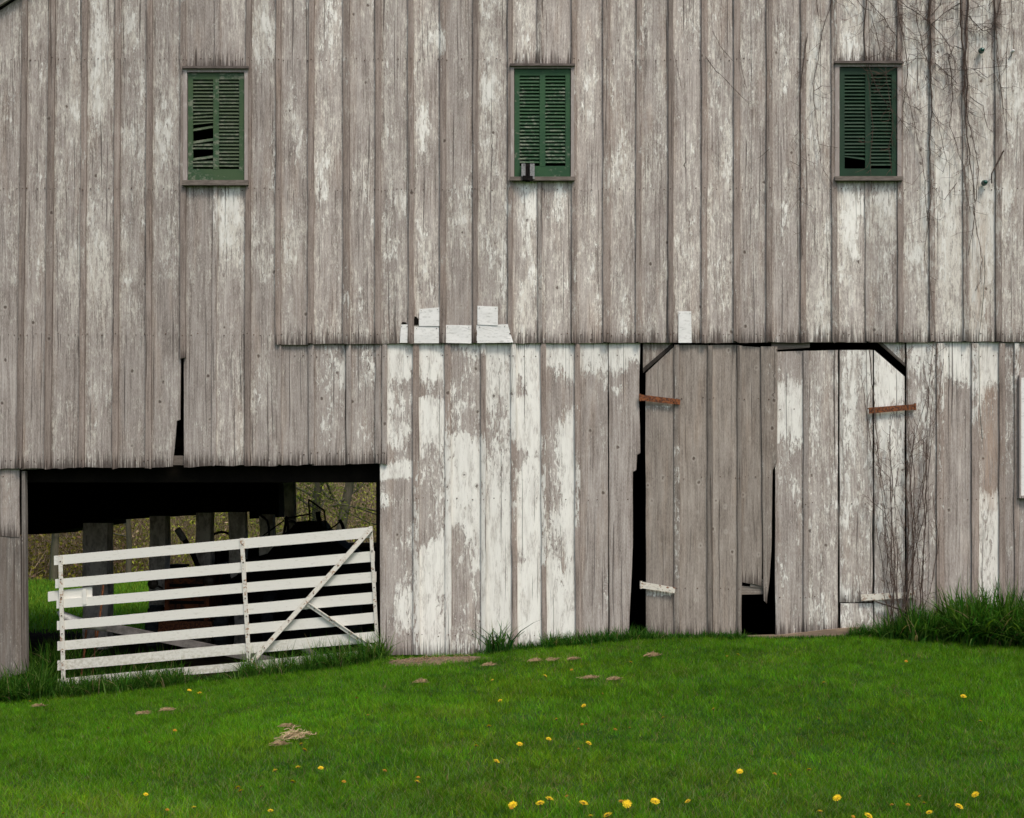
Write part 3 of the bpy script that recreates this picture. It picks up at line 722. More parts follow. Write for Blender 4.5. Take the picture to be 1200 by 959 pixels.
# ---- doors
def hinge(par, a, b, h, mat, bolts, label):
    mb = MB(); p, q = P(*a), P(*b); d = q-p; n = Vector((-d.z, 0, d.x)).normalized()*(h/240)
    mb.quadprism([(v.x, v.z) for v in (p-n, q-n*.9, q+n*.9, p+n)], -.068, -.060)
    mb.tube([(p.x, -.066, p.z-h/200), (p.x, -.066, p.z+h/200)] if bolts[0] < .5 else [(q.x, -.066, q.z-h/200), (q.x, -.066, q.z+h/200)], .012, 8)
    for t in (.2, .5, .85):
        c = p+d*t; mb.disc((c.x, -.068, c.z), .009, 8, 0, .006)
    o = mb.build('hinge', mat, par); o['label'] = label
W0 = lambda py, s: (.02, .16)
dl = MB()
kw = dict(nx=6, step=5, y0=0, th=.022)
ld = [([(404, 757), (750, 757.5)], [(404, 792.5)], (437, 404), (748, 748), .92, lambda py, s: (.04+.55*(1 if (472 < py < 492 and s < .95) else 0)*(math.exp(-(py-472)/10)) + (.42 if 690 < py < 700 else 0), .15)),
      ([(404, 794), (760, 794)], [(404, 831)], (404, 404), (748, 748), 1.02, lambda py, s: (.05+.35*math.exp(-s/.12)*(1 if py > 470 else 0), .2)),
      ([(404, 832.5)], [(404, 867)], (404, 404), (749, 749), 1.03, lambda py, s: (.03, .14)),
      ([(404, 868)], [(404, 895), (560, 894)], (405, 407), (682, 687), .93, lambda py, s: (.04, .18))]
for L, R, tp, bt, tn, cv in ld: board(dl, L, R, tp, bt, cov=cv, tone=tn, ragged=.8, nails=(467, 560, 690), nnail=2, **kw)
for (L, R, tp, bt, tn, cv) in (([(404, 790.5), (750, 790.5)], [(404, 796.5)], (404, 404), (748, 748), .78, lambda py, s: (.25+.35*(520 < py < 680)*(.5+.5*mnoise.noise(Vector((py*.06, 1, 1)))), .4)),
                               ([(404, 829.5)], [(404, 835.5)], (405, 405), (748, 748), .62, lambda py, s: (.05, .1)), ([(404, 864.5)], [(404, 869.5)], (405, 405), (748, 748), .72, lambda py, s: (.1, .25)),
                               ([(404, 892), (705, 895)], [(404, 911.5), (543, 911), (551, 906), (640, 904.5), (680, 902), (705, 899)], (406, 406), (704, 707), .8, lambda py, s: (.22 if py < 560 else .12, .35))):
    board(dl, L, R, tp, bt, -.0250, .018, cv, tn, nx=4, step=6, ragged=.6, nails=(467, 560, 690), nnail=1, nailmat=1)
doorL = dl.build('door', [M['door'], M['nail']], barn); doorL['label'] = 'bare grey left door leaf with a rotted hole at its foot'
rb = MB(); rb.quadprism([tuple(P(*p).xz) for p in ((868, 687), (895, 689), (895, 697), (868, 697.5))], -.001, .04, a1=(0, .3, .8, 0), along='x'); rb.quadprism([tuple(P(*p).xz) for p in ((880, 681), (895, 679), (895, 689.5), (880, 688.5))], -.010, -.002, a1=(0, .2, 1.0, 0), along='x')
rb.build('ledge_rail', M['door'], doorL)
hinge(doorL, (750, 466), (797, 471.5), 7, M['rust'], (.1,), 'rusty orange strap hinge')
hinge(doorL, (751, 685.5), (791, 692), 7.5, M['hingew'], (.1,), 'white painted strap hinge')
dr = MB()
R1 = [(410, .2, .2), (440, .3, .35), (452, .6, .55), (470, .85, .7), (500, .75, .75), (520, .5, .55), (545, .45, .3), (570, .45, .45), (585, .2, .45), (640, .2, .3), (660, .35, .35), (700, .3, .35), (745, .3, .3)]
R2 = [(410, .4, .5), (500, .5, .4), (600, .35, .5), (640, .5, .4), (745, .55, .45)]
R3 = [(410, .6, .7), (500, .7, .4), (600, .55, .5), (660, .4, .5), (706, .6, .5)]
R4 = [(410, .8, .9), (440, .85, .8), (500, .6, .7), (620, .5, .6), (760, .5, .5)]
for L, R, tp, bt, tn, cv in (([(404, 909), (760, 909.5)], [(404, 943)], (412, 411), (745, 742), .95, tcov(R1, .26, .92)), ([(404, 946)], [(404, 983)], (411, 410), (741, 739), .98, tcov(R2, .40, .80)),
                             ([(404, 985)], [(404, 1023.5)], (410, 410), (706, 706), .98, tcov(R3, .40, .84)), ([(404, 1025.5)], [(404, 1061), (760, 1061.5)], (410, 441), (750, 750), 1.0, tcov(R4, .38, .80)),
                             ([(404, 986)], [(404, 1024)], (707.5, 707.5), (750, 750), 1.04, lambda py, s: (.42, .5))):
    board(dr, L, R, tp, bt, cov=cv, tone=tn, ragged=.6, nails=(480, 590, 700), nnail=2, **kw)
for L, R, tn, cv in (([(404, 942)], [(404, 948)], .8, lambda py, s: (.2, .35)),):
    board(dr, L, R, (411, 411), (741, 741), -.0250, .018, cv, tn, nx=4, step=6, ragged=.6, nails=(480, 590, 700), nnail=1)
doorR = dr.build('door', [M['wood'], M['nail']], barn); doorR['label'] = 'flaking white right door leaf overgrown with vine'
hinge(doorR, (1018, 481.5), (1072, 477), 7, M['rust'], (.9,), 'rusty orange strap hinge')
hinge(doorR, (1009, 700.5), (1071, 697), 7.5, M['hingew'], (.9,), 'white painted strap hinge')
sb = MB(); sb.quadprism([tuple(P(*p).xz) for p in ((868, 746), (868, 752), (1006, 752), (1006, 735), (965, 738.5), (912, 744.5))], -.060, .05, along='x')
sb.build('door_sill', M['tanwood'], barn)

# ---- tin patches nailed over the lap joint
def patch(pts, lab, y=-.0655):
    mb = MB(); q = [P(*p) for p in pts]
    A = []
    for k in range(7):
        for j in range(7):
            u, v = k/6, j/6
            p = (q[0]*(1-u)+q[1]*u)*(1-v)+(q[3]*(1-u)+q[2]*u)*v
            A.append(mb.vert((p.x, y-.004*mnoise.noise(Vector((p.x*9, p.z*9, 2)))-.003*u*v-(.012*max(0, u+v-1.6)**2*6 if 'bent' in lab else 0), p.z)))
    for k in range(6):
        for j in range(6):
            i = k*7+j; mb.face((i, i+1, i+8, i+7))
    for k in range(2):
        c = (q[0]*(.9-.8*k)+q[1]*(.1+.8*k)); mb.disc((c.x, y-.004, c.z-.02), .004, 6, 1)
    o = mb.build('tin_patch', [M['tin'], M['nail']], barn); o['label'] = lab
    md = o.modifiers.new('t', 'SOLIDIFY'); md.thickness = .0012
patch([(470, 380.5), (478, 380.5), (477.5, 402), (468.5, 402)], 'narrow white tin patch')
patch([(485.5, 383), (514.5, 382.5), (514.5, 402.5), (485, 402.5)], 'white tin patch at the lap')
patch([(491.5, 362.5), (515, 360.5), (515, 382.5), (491, 382.5)], 'tilted white tin patch above another', -.0715)
patch([(521.5, 381), (552.5, 381.5), (552.5, 402.8), (521, 402)], 'wide white tin patch')
patch([(559.5, 359), (583.5, 360), (583.5, 382), (559.5, 381)], 'upper white tin patch', -.0875)
patch([(558.5, 381.5), (595, 380.5), (601.5, 402), (558.5, 402.5)], 'bent white tin patch with curled corner', -.0825)
patch([(795, 365), (810, 365), (810.5, 402), (795, 402)], 'tall narrow white tin patch')
for (a, b, c, d) in ((470, 478, 377.5, 382), (484.5, 490.5, 371, 381)):
    hl = MB(); p, q = P(a, c), P(b, d); hl.quadprism([(p.x, q.z), (p.x+.004, (p.z+q.z)/2), (p.x+.012, p.z), (q.x-.02, p.z-.004), (q.x, p.z-.03), (q.x, q.z)], -.0625, -.060)
    hl.build('knot_hole', M['void'], barn)

# ------------------------------------------------------------------ small fittings
def insulator(px, py, label):
    p = P(px, py); e = empty('insulator', (p.x, -.06, p.z)); tag(e, label, 'insulator', 'glass insulators on the wall')
    mb = MB(); mb.lathe([(.0, .0), (.008, 0), (.008, .05), (0, .05)], (p.x, -.055, p.z-.004), 8, axis='y'); mb.build('peg', M['nail'], e)
    g = MB(); g.lathe([(0, .098), (.014, .094), (.021, .085), (.023, .07), (.018, .062), (.027, .052), (.030, .035), (.026, .03), (.0, .03)], (p.x, -.055, p.z), 18, axis='y')
    g.build('glass_cap', M['glass'], e, smooth=True)
insulator(1148.5, 61, 'upper green glass insulator above a rust streak on the right board')
insulator(1152, 215.5, 'lower green glass insulator beside a curled vine end')
p = P(1186, 61); e = empty('hook', (p.x, -.06, p.z)); tag(e, 'small white porcelain knob on a wire hook near the top right corner', 'hook')
mb = MB(); mb.lathe([(0, .055), (.010, .052), (.016, .03), (.010, .015), (.012, 0), (0, 0)], (p.x, -.055, p.z), 12, axis='y'); mb.build('knob', M['tin'], e, smooth=True)
mb = MB(); mb.tube([(p.x+.015, -.07, p.z+.20), (p.x+.010, -.08, p.z+.08), (p.x, -.085, p.z), (p.x-.02, -.08, p.z-.05), (p.x-.045, -.075, p.z-.08), (p.x-.055, -.075, p.z-.06)], .003, 5); mb.build('wire', M['nail'], e)
p = P(618.5, 204); e = empty('wall_fixture', (p.x, -.12, p.z-.08)); tag(e, 'small grey and black metal fixture clamped on the middle window sill', 'fixture')
mb = MB(); a, b = P(611, 194), P(615.7, 209); mb.box(((a.x+b.x)/2, -.105, (a.z+b.z)/2), (b.x-a.x, .06, a.z-b.z)); a, b = P(621, 194), P(626.3, 212); mb.box(((a.x+b.x)/2, -.105, (a.z+b.z)/2), (b.x-a.x, .06, a.z-b.z)); mb.disc((P(614, 195.5).x, -.136, P(0, 195.5).z), .006, 8, 1)
mb.build('side_plate', [M['greyb'], M['iron']], e)
mb = MB(); a, b = P(615.8, 194), P(620.9, 214); mb.box(((a.x+b.x)/2, -.10, (a.z+b.z)/2), (b.x-a.x, .05, a.z-b.z)); mb.box((P(618, 0).x, -.125, P(0, 211).z), (.10, .05, .045), jit=.006); mb.tube([(P(619.5, 0).x, -.13, P(0, 196).z), (P(619.5, 0).x, -.135, P(0, 212).z)], .006, 6)
mb.build('clamp', M['iron'], e)
# white framed panel at the right edge
e = empty('notice_panel', (P(1212, 0).x, -.05, P(0, 582).z)); tag(e, 'white painted panel hung on the wall at the right edge of the picture', 'panel')
mb = MB(); a, b = P(1195.5, 443), P(1236, 581); mb.box(((a.x+b.x)/2, -.065, (a.z+b.z)/2), (b.x-a.x, .03, a.z-b.z)); mb.build('board', M['tin'], e)
mb = MB(); a, b = P(1193.5, 440), P(1195.5, 584); mb.box(((a.x+b.x)/2, -.07, (a.z+b.z)/2), (b.x-a.x, .04, a.z-b.z)); a, b = P(1196, 581), P(1236, 584); mb.box(((a.x+b.x)/2, -.07, (a.z+b.z)/2), (b.x-a.x, .04, a.z-b.z)); mb.build('edge_strip', M['casing'], e)
# hanging cable
mb = MB(); mb.tube([(P(x, 0).x, -.092, P(0, y).z) for x, y in ((1152, 300), (1153, 320), (1151, 350), (1149, 370), (1146, 395), (1146, 430), (1146.5, 470), (1148, 495), (1150, 515))], .0028, 5)
tag(mb.build('cable', M['cable']), 'thin green cable hanging down the right side of the wall', 'cable')

# ------------------------------------------------------------------ vines
def rnd(a, b): return random.uniform(a, b)
def stem(mb, pts, r0, r1, y=-.098, side=.0, slen=(.05, .25), m=0, depth=1, up=1, n=4):
    """pts px polyline -> wobbly tube; side = twigs per metre"""
    W = [P(*p) for p in pts]; fine = []
    for a, b in zip(W, W[1:]):
        k = max(2, int((b-a).length/.045))
        for i in range(k): fine.append(a.lerp(b, i/k))
    fine.append(W[-1]); ph = rnd(0, 99); N = len(fine)
    for i, q in enumerate(fine):
        q.x += .016*mnoise.noise(Vector((i*.35, ph, 0)))+.006*mnoise.noise(Vector((i*1.3, ph, 5))); q.z += .008*mnoise.noise(Vector((i*.5, ph, 9)))
        q.y = y-.012*abs(mnoise.noise(Vector((i*.4, ph, 3))))
    mb.tube(fine, [1.65*(r0+(r1-r0)*i/(N-1)) for i in range(N)], n, m)
    L = sum((b-a).length for a, b in zip(fine, fine[1:]))
    for _ in range(int(1.5*side*L)):
        i = random.randrange(1, N-1) if N > 2 else 0
        d = (fine[min(i+1, N-1)]-fine[max(0, i-1)]).normalized()
        ang = rnd(.35, 1.1)*random.choice((-1, 1)); dd = Vector((d.x*math.cos(ang)-d.z*math.sin(ang), 0, d.x*math.sin(ang)+d.z*math.cos(ang)))
        twig(mb, fine[i], dd, rnd(*slen), r1*1.5+.0005, m, depth, up)
def twig(mb, p, d, L, r, m=0, depth=1, up=1):
    pts = [p.copy()]; q = p.copy(); k = max(3, int(L/.03)); d = d.copy(); kids = []
    for i in range(k):
        ang = rnd(-.28, .28); d = Vector((d.x*math.cos(ang)-d.z*math.sin(ang), 0, d.x*math.sin(ang)+d.z*math.cos(ang))); d.z += .06*up; d.normalize()
        q = q+d*(L/k); q.y = min(-.091, p.y+rnd(-.006, .006)); pts.append(q.copy())
        if depth and random.random() < .22: kids.append((q.copy(), d.copy(), i))
    mb.tube(pts, [max(.0016, r*(1.15-.65*i/k)) for i in range(k+1)], 3, m, cap=False)
    for (q, d, i) in kids:
        a = rnd(.4, 1.1)*random.choice((-1, 1)); dd = Vector((d.x*math.cos(a)-d.z*math.sin(a), 0, d.x*math.sin(a)+d.z*math.cos(a)))
        twig(mb, q, dd, L*rnd(.25, .55), r*.7, m, depth-1, up)

def vine(name, stems, label, grp=None, m='vine', m2='vineg'):
    mb = MB(); tb = MB()
    for (pts, r0, r1, sd, sl) in stems:
        stem(mb, pts, r0, r1, side=0)
        random.seed(int(pts[0][0]*7+pts[0][1])); stem(tb, pts, .0008, .0010, side=sd, slen=sl)
    c = P(*stems[0][0][0]); e = empty(name, (c.x, -.08, c.z)); tag(e, label, 'vine', grp)
    mb.build('stem', M[m], e); tb.build('twigs', M[m2], e)
ST = [([(1134, -60), (1133, 0), (1131, 40), (1130, 70), (1132, 100), (1130, 140), (1133, 170), (1139, 215), (1141, 240)], .006, .0022, 7, (.06, .3)),
      ([(1124, -60), (1125, 0), (1124, 30), (1128, 60), (1129, 90), (1128, 110)], .006, .003, 9, (.06, .3)),
      ([(1128, 90), (1130, 130), (1138, 160), (1145, 200), (1140, 260), (1133, 300)], .0028, .0012, 3, (.05, .2)),
      ([(1139, 240), (1143, 270), (1150, 305), (1147, 330), (1141, 342)], .0022, .0018, 1, (.05, .1)),
      ([(1135, 115), (1150, 126), (1152, 140), (1156, 152), (1162, 156)], .002, .001, 1, (.03, .1)),
      ([(1128, 60), (1118, 55), (1110, 70), (1115, 100), (1112, 150), (1120, 175), (1128, 195), (1131, 230), (1136, 250)], .003, .0012, 5, (.05, .2)),
      ([(1133, 20), (1142, 30), (1150, 38), (1160, 36), (1167, 20), (1172, 0), (1178, -40)], .003, .0016, 12, (.05, .25)),
      ([(1165, -40), (1163, 0), (1166, 40), (1168, 80), (1172, 110), (1175, 140), (1180, 170)], .0035, .0012, 5, (.05, .2)),
      ([(1175, 178), (1168, 190), (1161, 205), (1160, 216)], .006, .004, 2, (.02, .06))]
vine('bare_vine', ST, 'thick bare vine running down past the two green insulators')
ST = [([(1092, -60), (1090, 0), (1088, 20), (1090, 45), (1089, 90), (1091, 130), (1088, 170), (1090, 230), (1085, 260)], .005, .0016, 8, (.06, .3)),
      ([(1085, -50), (1088, 0), (1086, 30)], .004, .003, 9, (.06, .3)),
      ([(1090, 30), (1104, 18), (1113, 12), (1124, 5)], .003, .0015, 12, (.05, .25)), ([(1090, 30), (1100, 40), (1110, 55), (1117, 70), (1118, 90)], .003, .0013, 6, (.05, .2)),
      ([(1094, 75), (1105, 85), (1114, 92), (1120, 100)], .0032, .002, 5, (.05, .15)), ([(1090, 30), (1078, 20), (1062, 10), (1052, 2), (1040, -30)], .0028, .0016, 10, (.06, .25)),
      ([(1089, 35), (1080, 44), (1070, 42), (1062, 34)], .002, .001, 8, (.05, .2)), ([(1089, 90), (1080, 55), (1072, 20), (1074, -20)], .0022, .0015, 8, (.05, .2)),
      ([(1090, 20), (1100, 8), (1108, -20)], .0022, .0014, 10, (.05, .25)), ([(1091, 130), (1098, 145), (1108, 190), (1104, 205)], .0016, .0008, 3, (.05, .15)),
      ([(1120, 215), (1112, 225), (1106, 235)], .0016, .0008, 4, (.03, .1)), ([(1088, 250), (1082, 300), (1088, 330), (1094, 380)], .0014, .0008, 3, (.04, .12))]
random.seed(77)
for k in range(20):
    a_, b_ = rnd(1045, 1185), rnd(-30, 90); st_ = [(a_, b_)]; an = rnd(0, 6.28)
    for i in range(random.randint(3, 6)): an += rnd(-.6, .6); a_ += math.cos(an)*14; b_ += abs(math.sin(an))*12*random.choice((1, 1, -.5)); st_.append((a_, b_))
    ST.append((st_, rnd(.0010, .0018), .0006, rnd(3, 8), (.04, .18)))
vine('bare_vine', ST, 'tangled bare vine fanning out right of the right-hand window')
ST = [([(1013, -50), (1014, 0), (1012, 30), (1012, 60), (1016, 74), (1022, 95), (1032, 115), (1044, 130), (1056, 145), (1064, 155)], .0045, .0012, 6, (.05, .25)),
      ([(1052, -50), (1050, 0), (1054, 30), (1060, 60), (1062, 90), (1058, 120), (1056, 160)], .0035, .0012, 8, (.05, .25)),
      ([(1014, 0), (1024, 12), (1035, 22), (1042, 36), (1050, 45), (1044, 55), (1040, 75)], .0028, .001, 9, (.05, .2)),
      ([(1020, 20), (1027, 45), (1030, 60), (1034, 72)], .0018, .001, 5, (.05, .15)), ([(1036, 80), (1040, 110), (1046, 150), (1040, 175), (1044, 205)], .0013, .0008, 8, (.05, .2)),
      ([(1012, 60), (1018, 110), (1022, 150), (1018, 190), (1022, 240)], .0013, .0008, 4, (.05, .2)), ([(1060, 105), (1068, 140), (1080, 190), (1085, 250), (1090, 270)], .0018, .0008, 4, (.05, .2)),
      ([(1030, 85), (1050, 100), (1066, 118), (1078, 135)], .0014, .0008, 5, (.05, .2)), ([(1002, 0), (1012, 12), (1020, 14)], .0025, .0015, 3, (.05, .2))]
vine('bare_vine', ST, 'bare vine hanging over and across the right-hand green window')
ST = [([(972, -50), (974, 0), (968, 20), (962, 40), (958, 70), (952, 100), (954, 130), (958, 170), (962, 195), (975, 220)], .0028, .001, 4, (.06, .25)),
      ([(945, 40), (940, 80), (936, 120), (936, 160), (938, 200), (936, 240), (940, 300)], .0024, .0012, 3, (.05, .2)),
      ([(975, 0), (990, -2), (1003, 12)], .002, .001, 2, (.05, .1)), ([(953, 108), (962, 102), (972, 103)], .0018, .0008, 3, (.03, .08)),
      ([(958, 20), (954, -10), (950, -50)], .002, .0016, 2, (.05, .2))]
vine('bare_vine', ST, 'slender bare vine left of the right-hand window')
ST = [([(835, 38), (843, 55), (852, 66), (858, 74)], .0016, .0008, 2, (.02, .07)), ([(826, 68), (838, 85), (855, 100), (868, 115), (878, 123)], .002, .0008, 1.5, (.02, .06)), ([(866, 60), (869, 85), (874, 105)], .0015, .0007, 2, (.02, .05)), ([(901, 176), (893, 183), (886, 187)], .0014, .0007, 3, (.02, .04)),
      ([(936, 196), (925, 190), (930, 202), (935, 215)], .0014, .0007, 2, (.02, .05)), ([(790, 66), (794, 85), (797, 102)], .0013, .0007, 2, (.02, .05))]
for st_, lb_ in zip(ST, ('short dry vine shoot highest on the boards between the middle and right windows', 'long slanting dry vine shoot crossing two boards between the windows', 'dry vine shoot hanging straight down right of the slanting one', 'tiny dry vine shoot across a batten at lower window height', 'dry vine shoot curling beside the lowest left part of the slender vine', 'small dry vine shoot nearest the middle window')):
    vine('vine_shoot', [st_], lb_)
# door vine
random.seed(21); ST = []
for k in range(15):
    bx = 1064+rnd(-22, 22); tx = 1060+(k-7)*6.0+rnd(-6, 6); ty = rnd(400, 520) if k % 3 else rnd(520, 600)
    pts = [(bx, 745)]; n = 7
    for i in range(1, n+1):
        f = i/n; pts.append((bx+(tx-bx)*(f**.65)+rnd(-3, 3), 745+(ty-745)*f))
    ST.append((pts, rnd(.0022, .0036), .0009, rnd(5, 8), (.03, .12)))
ST += [([(1064, 745), (1062, 700), (1063, 640), (1061, 580), (1063, 540)], .006, .0025, 7, (.04, .2)), ([(1070, 740), (1068, 690), (1069, 620), (1066, 560), (1070, 500)], .004, .0018, 7, (.05, .2)),
       ([(1064, 730), (1050, 640), (1035, 600), (1020, 588), (1015, 580)], .002, .0009, 5, (.03, .15)), ([(1064, 640), (1040, 560), (1022, 540), (1008, 440)], .0016, .0009, 3, (.03, .15)),
       ([(1060, 560), (1074, 500), (1094, 440), (1096, 405)], .002, .001, 5, (.03, .15)), ([(1072, 735), (1090, 690), (1098, 640), (1092, 580)], .0025, .001, 6, (.03, .15)), ([(1018, 410), (1021, 450), (1024, 490), (1030, 560)], .0030, .0012, 5, (.03, .12))]
vine('door_vine', ST, 'dense leafless vine climbing the wall beside the white door', m='vine', m2='vineg')
mb = MB(); mb.tube([P(1026, 705, -.075), P(1044, 711, -.08), P(1066, 718, -.10)], [.006, .008, .010], 6)
tag(mb.build('stick', M['vine']), 'dark stick sticking out of the grass under the white lower hinge', 'stick')

# ------------------------------------------------------------------ gate
GY = .045
e = empty('farm_gate', P(250, 792, GY)); tag(e, 'white seven-rail wooden farm gate with diagonal braces across the barn opening', 'gate')
rails = [((60, 652, 663), (433, 618, 630.7)), ((61.5, 679.6, 690.3), (438, 646, 658.5)), ((63, 703.7, 714.2), (440, 670.3, 682.7)), ((63.5, 729, 739.5), (440, 694.5, 708)),
         ((64, 753, 763.7), (440, 718.3, 731)), ((64, 775.5, 787), (440, 741, 753.7)), ((64, 797.5, 806), (440, 762.5, 772.5))]
for (xa_, ta, ba), (xb_, tb, bb) in rails:
    mb = MB(); n = 16; fr = []; bk = []
    for i in range(n+1):
        f = i/n; px = xa_+(xb_-xa_)*f; dz = .6*mnoise.noise(Vector((f*4, ta, 0)))
        for (lst, yy) in ((fr, GY-.012), (bk, GY+.012)):
            a = P(px, ta+(tb-ta)*f+dz, 0); b = P(px, ba+(bb-ba)*f+dz, 0)
            lst.append((mb.vert((a.x, yy, a.z)), mb.vert((b.x, yy, b.z))))
    for i in range(n):
        mb.face((fr[i][0], fr[i][1], fr[i+1][1], fr[i+1][0])); mb.face((bk[i][0], bk[i+1][0], bk[i+1][1], bk[i][1]))
        mb.face((fr[i][0], fr[i+1][0], bk[i+1][0], bk[i][0])); mb.face((fr[i][1], bk[i][1], bk[i+1][1], fr[i+1][1]))
    mb.face((fr[0][0], bk[0][0], bk[0][1], fr[0][1])); mb.face((fr[n][0], fr[n][1], bk[n][1], bk[n][0]))
    mb.build('rail', M['gatew'], e)
def bar(name, a, b, w, y0, y1, bolts=5, ridge=False):
    mb = MB(); p, q = P(*a), P(*b); d = (q-p); L = d.length; d.normalize(); n = Vector((-d.z, 0, d.x))*(w/240)
    mb.quadprism([(v.x, v.z) for v in (p-n, q-n, q+n, p+n)], y0, y1)
    if ridge: mb.quadprism([(v.x, v.z) for v in (p+n*.55, q+n*.55, q+n, p+n)], y0-.014, y0-.0005); 
    for k in range(bolts):
        c = p+d*L*(k+.35)/bolts; mb.disc((c.x, y0-.001, c.z), .007, 7, 1, .006)
    mb.build(name, [M['gateiron'], M['nail']], e)
bar('upright', (67.8, 651), (71.5, 800), 4.8, GY-.026, GY-.0135, 7); bar('upright', (281.7, 631), (290.3, 779), 4.8, GY-.026, GY-.0135, 7); bar('upright', (433.5, 617), (442, 768), 4.0, GY-.026, GY-.0135, 7)
bar('brace', (434, 620), (290, 781), 5.6, GY-.045, GY-.028, 5, True); bar('brace', (360, 709), (442, 765), 4.6, GY-.040, GY-.028, 4, True)
mb = MB(); mb.quadprism([tuple(P(*p).xz) for p in ((52, 694.5), (52, 706), (104, 700), (104, 688.5))], GY+.0125, GY+.034)
mb.quadprism([tuple(P(*p).xz) for p in ((94, 691), (94.5, 709.5), (98.5, 709), (98, 690.5))], GY-.020, GY-.0125); mb.build('latch_board', M['gatew'], e)
# slid pole, timber and rusty rods behind the gate
mb = MB(); pts = [P(69, 716, .09), P(74, 722, .10), P(88, 728, .14), P(108, 733, .20), P(125, 736, .26)]; mb.tube(pts, [.022, .045, .05, .045, .04], 10)
tag(mb.build('pole', M['pipe'], smooth=True), 'white rounded pole end poking out beside the gate latch', 'pole')
from mathutils import Matrix
mb = MB(); a, b = P(118, 733, .4), P(400, 792, 1.3); d = b-a; R = d.to_track_quat('X', 'Z').to_matrix(); mb.box((a+b)/2, (d.length, .10, .085), rot=R, along='x')
tag(mb.build('timber', M['pipe2']), 'long grey timber lying aslant on the ground behind the gate', 'timber')
for (a, b, r_, lab) in (((121, 686, .5), (113, 752, .4), .011, 'rusty iron rod standing behind the gate near the first inner post'), ((101, 738, .3), (94, 803, .22), .011, 'rusty iron rod behind the lower left rails of the gate'), ((112, 736, .34), (108, 802, .3), .006, 'thin rusty rod between the two thicker ones behind the gate')):
    mb = MB(); A, B = P(*a), P(*b); mb.tube([A, A.lerp(B, .4)+Vector((.006, 0, 0)), B], r_, 6); tag(mb.build('rusty_rod', M['rust']), lab, 'rod', 'rusty rods behind the gate')

# ------------------------------------------------------------------ old tractor and hay implement inside
def PP(px, py, y): return P(px, py, y)
ty = 3.0; e = empty('tractor', P(222, 762, ty)); e.location.z = float(ground(e.location.x, ty)); tag(e, 'old rusty red tractor parked in the dark barn behind the gate', 'tractor')
bpy.context.view_layer.update()
c = P(220, 700, ty)
mb = MB()
def rbox(mb, c, d, m=0, bev=.04):
    w, l, h = d[0]/2, d[1]/2, d[2]/2; c = Vector(c)
    prof = [(-w, -h), (w, -h), (w, h-bev*1.5), (w-bev, h-bev*.4), (w-bev*2, h), (-w+bev*2, h), (-w+bev, h-bev*.4), (-w, h-bev*1.5)]
    mb.quadprism([(c.x+p[0], c.z+p[1]) for p in prof], c.y-l, c.y+l, m)
rbox(mb, (c.x, ty+.75, .32), (.44, 1.5, .62)); mb.build('hood', M['rust2'], e)
mb = MB(); rbox(mb, (c.x, ty-.02, .30), (.52, .06, .68))
for k in range(6): mb.box((c.x, ty-.06, .06+k*.1), (.40, .02, .035), m=1)
mb.build('grille', [M['rust2'], M['iron']], e)
mb = MB(); mb.box((c.x, ty-.10, -.02), (.62, .1, .12), jit=.01); mb.build('front_axle', M['rust'], e)
for sx in (-1, 1):
    px_, py_ = (179, 684.5) if sx < 0 else (245, 681)
    q = P(px_, py_, ty-.1); mb = MB(); mb.lathe([(0, .03), (.05, .02), (.062, 0), (.058, -.04), (.03, -.09), (0, -.1)], q, 16, axis='y'); mb.tube([q+Vector((0, .05, 0)), Vector((q.x-sx*.08, ty+.05, q.z-.06))], .012, 6); mb.build('headlight', M['lampm'], e, smooth=True)
    def wheel(x, y, r, w, nm):
        g0 = float(ground(x, y)); mb = MB(); mb.lathe([(r*.6, -w/2), (r*.9, -w/2), (r, -w*.3), (r, w*.3), (r*.9, w/2), (r*.6, w/2)], (x, y, g0+r+.01), 26, axis='x')
        for k in range(18):
            t = 2*math.pi*k/18; mb.box((x, y+math.cos(t)*r, g0+r+.01+math.sin(t)*r), (w*.9, .03, .03), rot=Matrix.Rotation(t, 3, 'X'))
        o = mb.build(nm, M['rubber'], e); rm = MB(); rm.lathe([(0, -.02), (r*.25, -.05), (r*.6, -.03), (r*.6, .03), (r*.25, .05), (0, .02)], (x, y, g0+r+.01), 20, axis='x'); rm.build('rim', M['rust2'], o)
    wheel(c.x+sx*.40, ty+.15, .27, .16, 'front_wheel'); wheel(c.x+sx*.52, ty+1.9, .48, .26, 'rear_wheel')
q = P(259, 641, ty+1.3); mb = MB(); R = .185
mb.tube([q+Vector((math.cos(t)*R, .06*math.sin(t), math.sin(t)*R)) for t in [2*math.pi*k/28 for k in range(29)]], .016, 6, cap=False)
for t in (.5, 2.6, 4.7): mb.tube([q, q+Vector((math.cos(t)*R, .06*math.sin(t), math.sin(t)*R))], .009, 5)
mb.tube([q, (c.x+.1, ty+.9, .5)], .02, 6); mb.build('steering_wheel', M['iron'], e)
mb = MB(); a = P(209, 622, ty+.6); b = P(224, 645, ty+.65); mb.tube([a, b, P(232, 664, ty+.7)], [.035, .035, .03], 10); mb.tube([a+Vector((-.01, -.02, .02)), a.lerp(b, .45)], .042, 10, m=1); mb.build('exhaust', [M['iron'], M['greyb']], e)
mb = MB(); mb.box((c.x+.32, ty+1.9, .55), (.5, .5, .06), jit=.02); mb.box((c.x+.35, ty+1.3, .42), (.7, .6, .5), jit=.03); mb.build('fender', M['iron'], e)

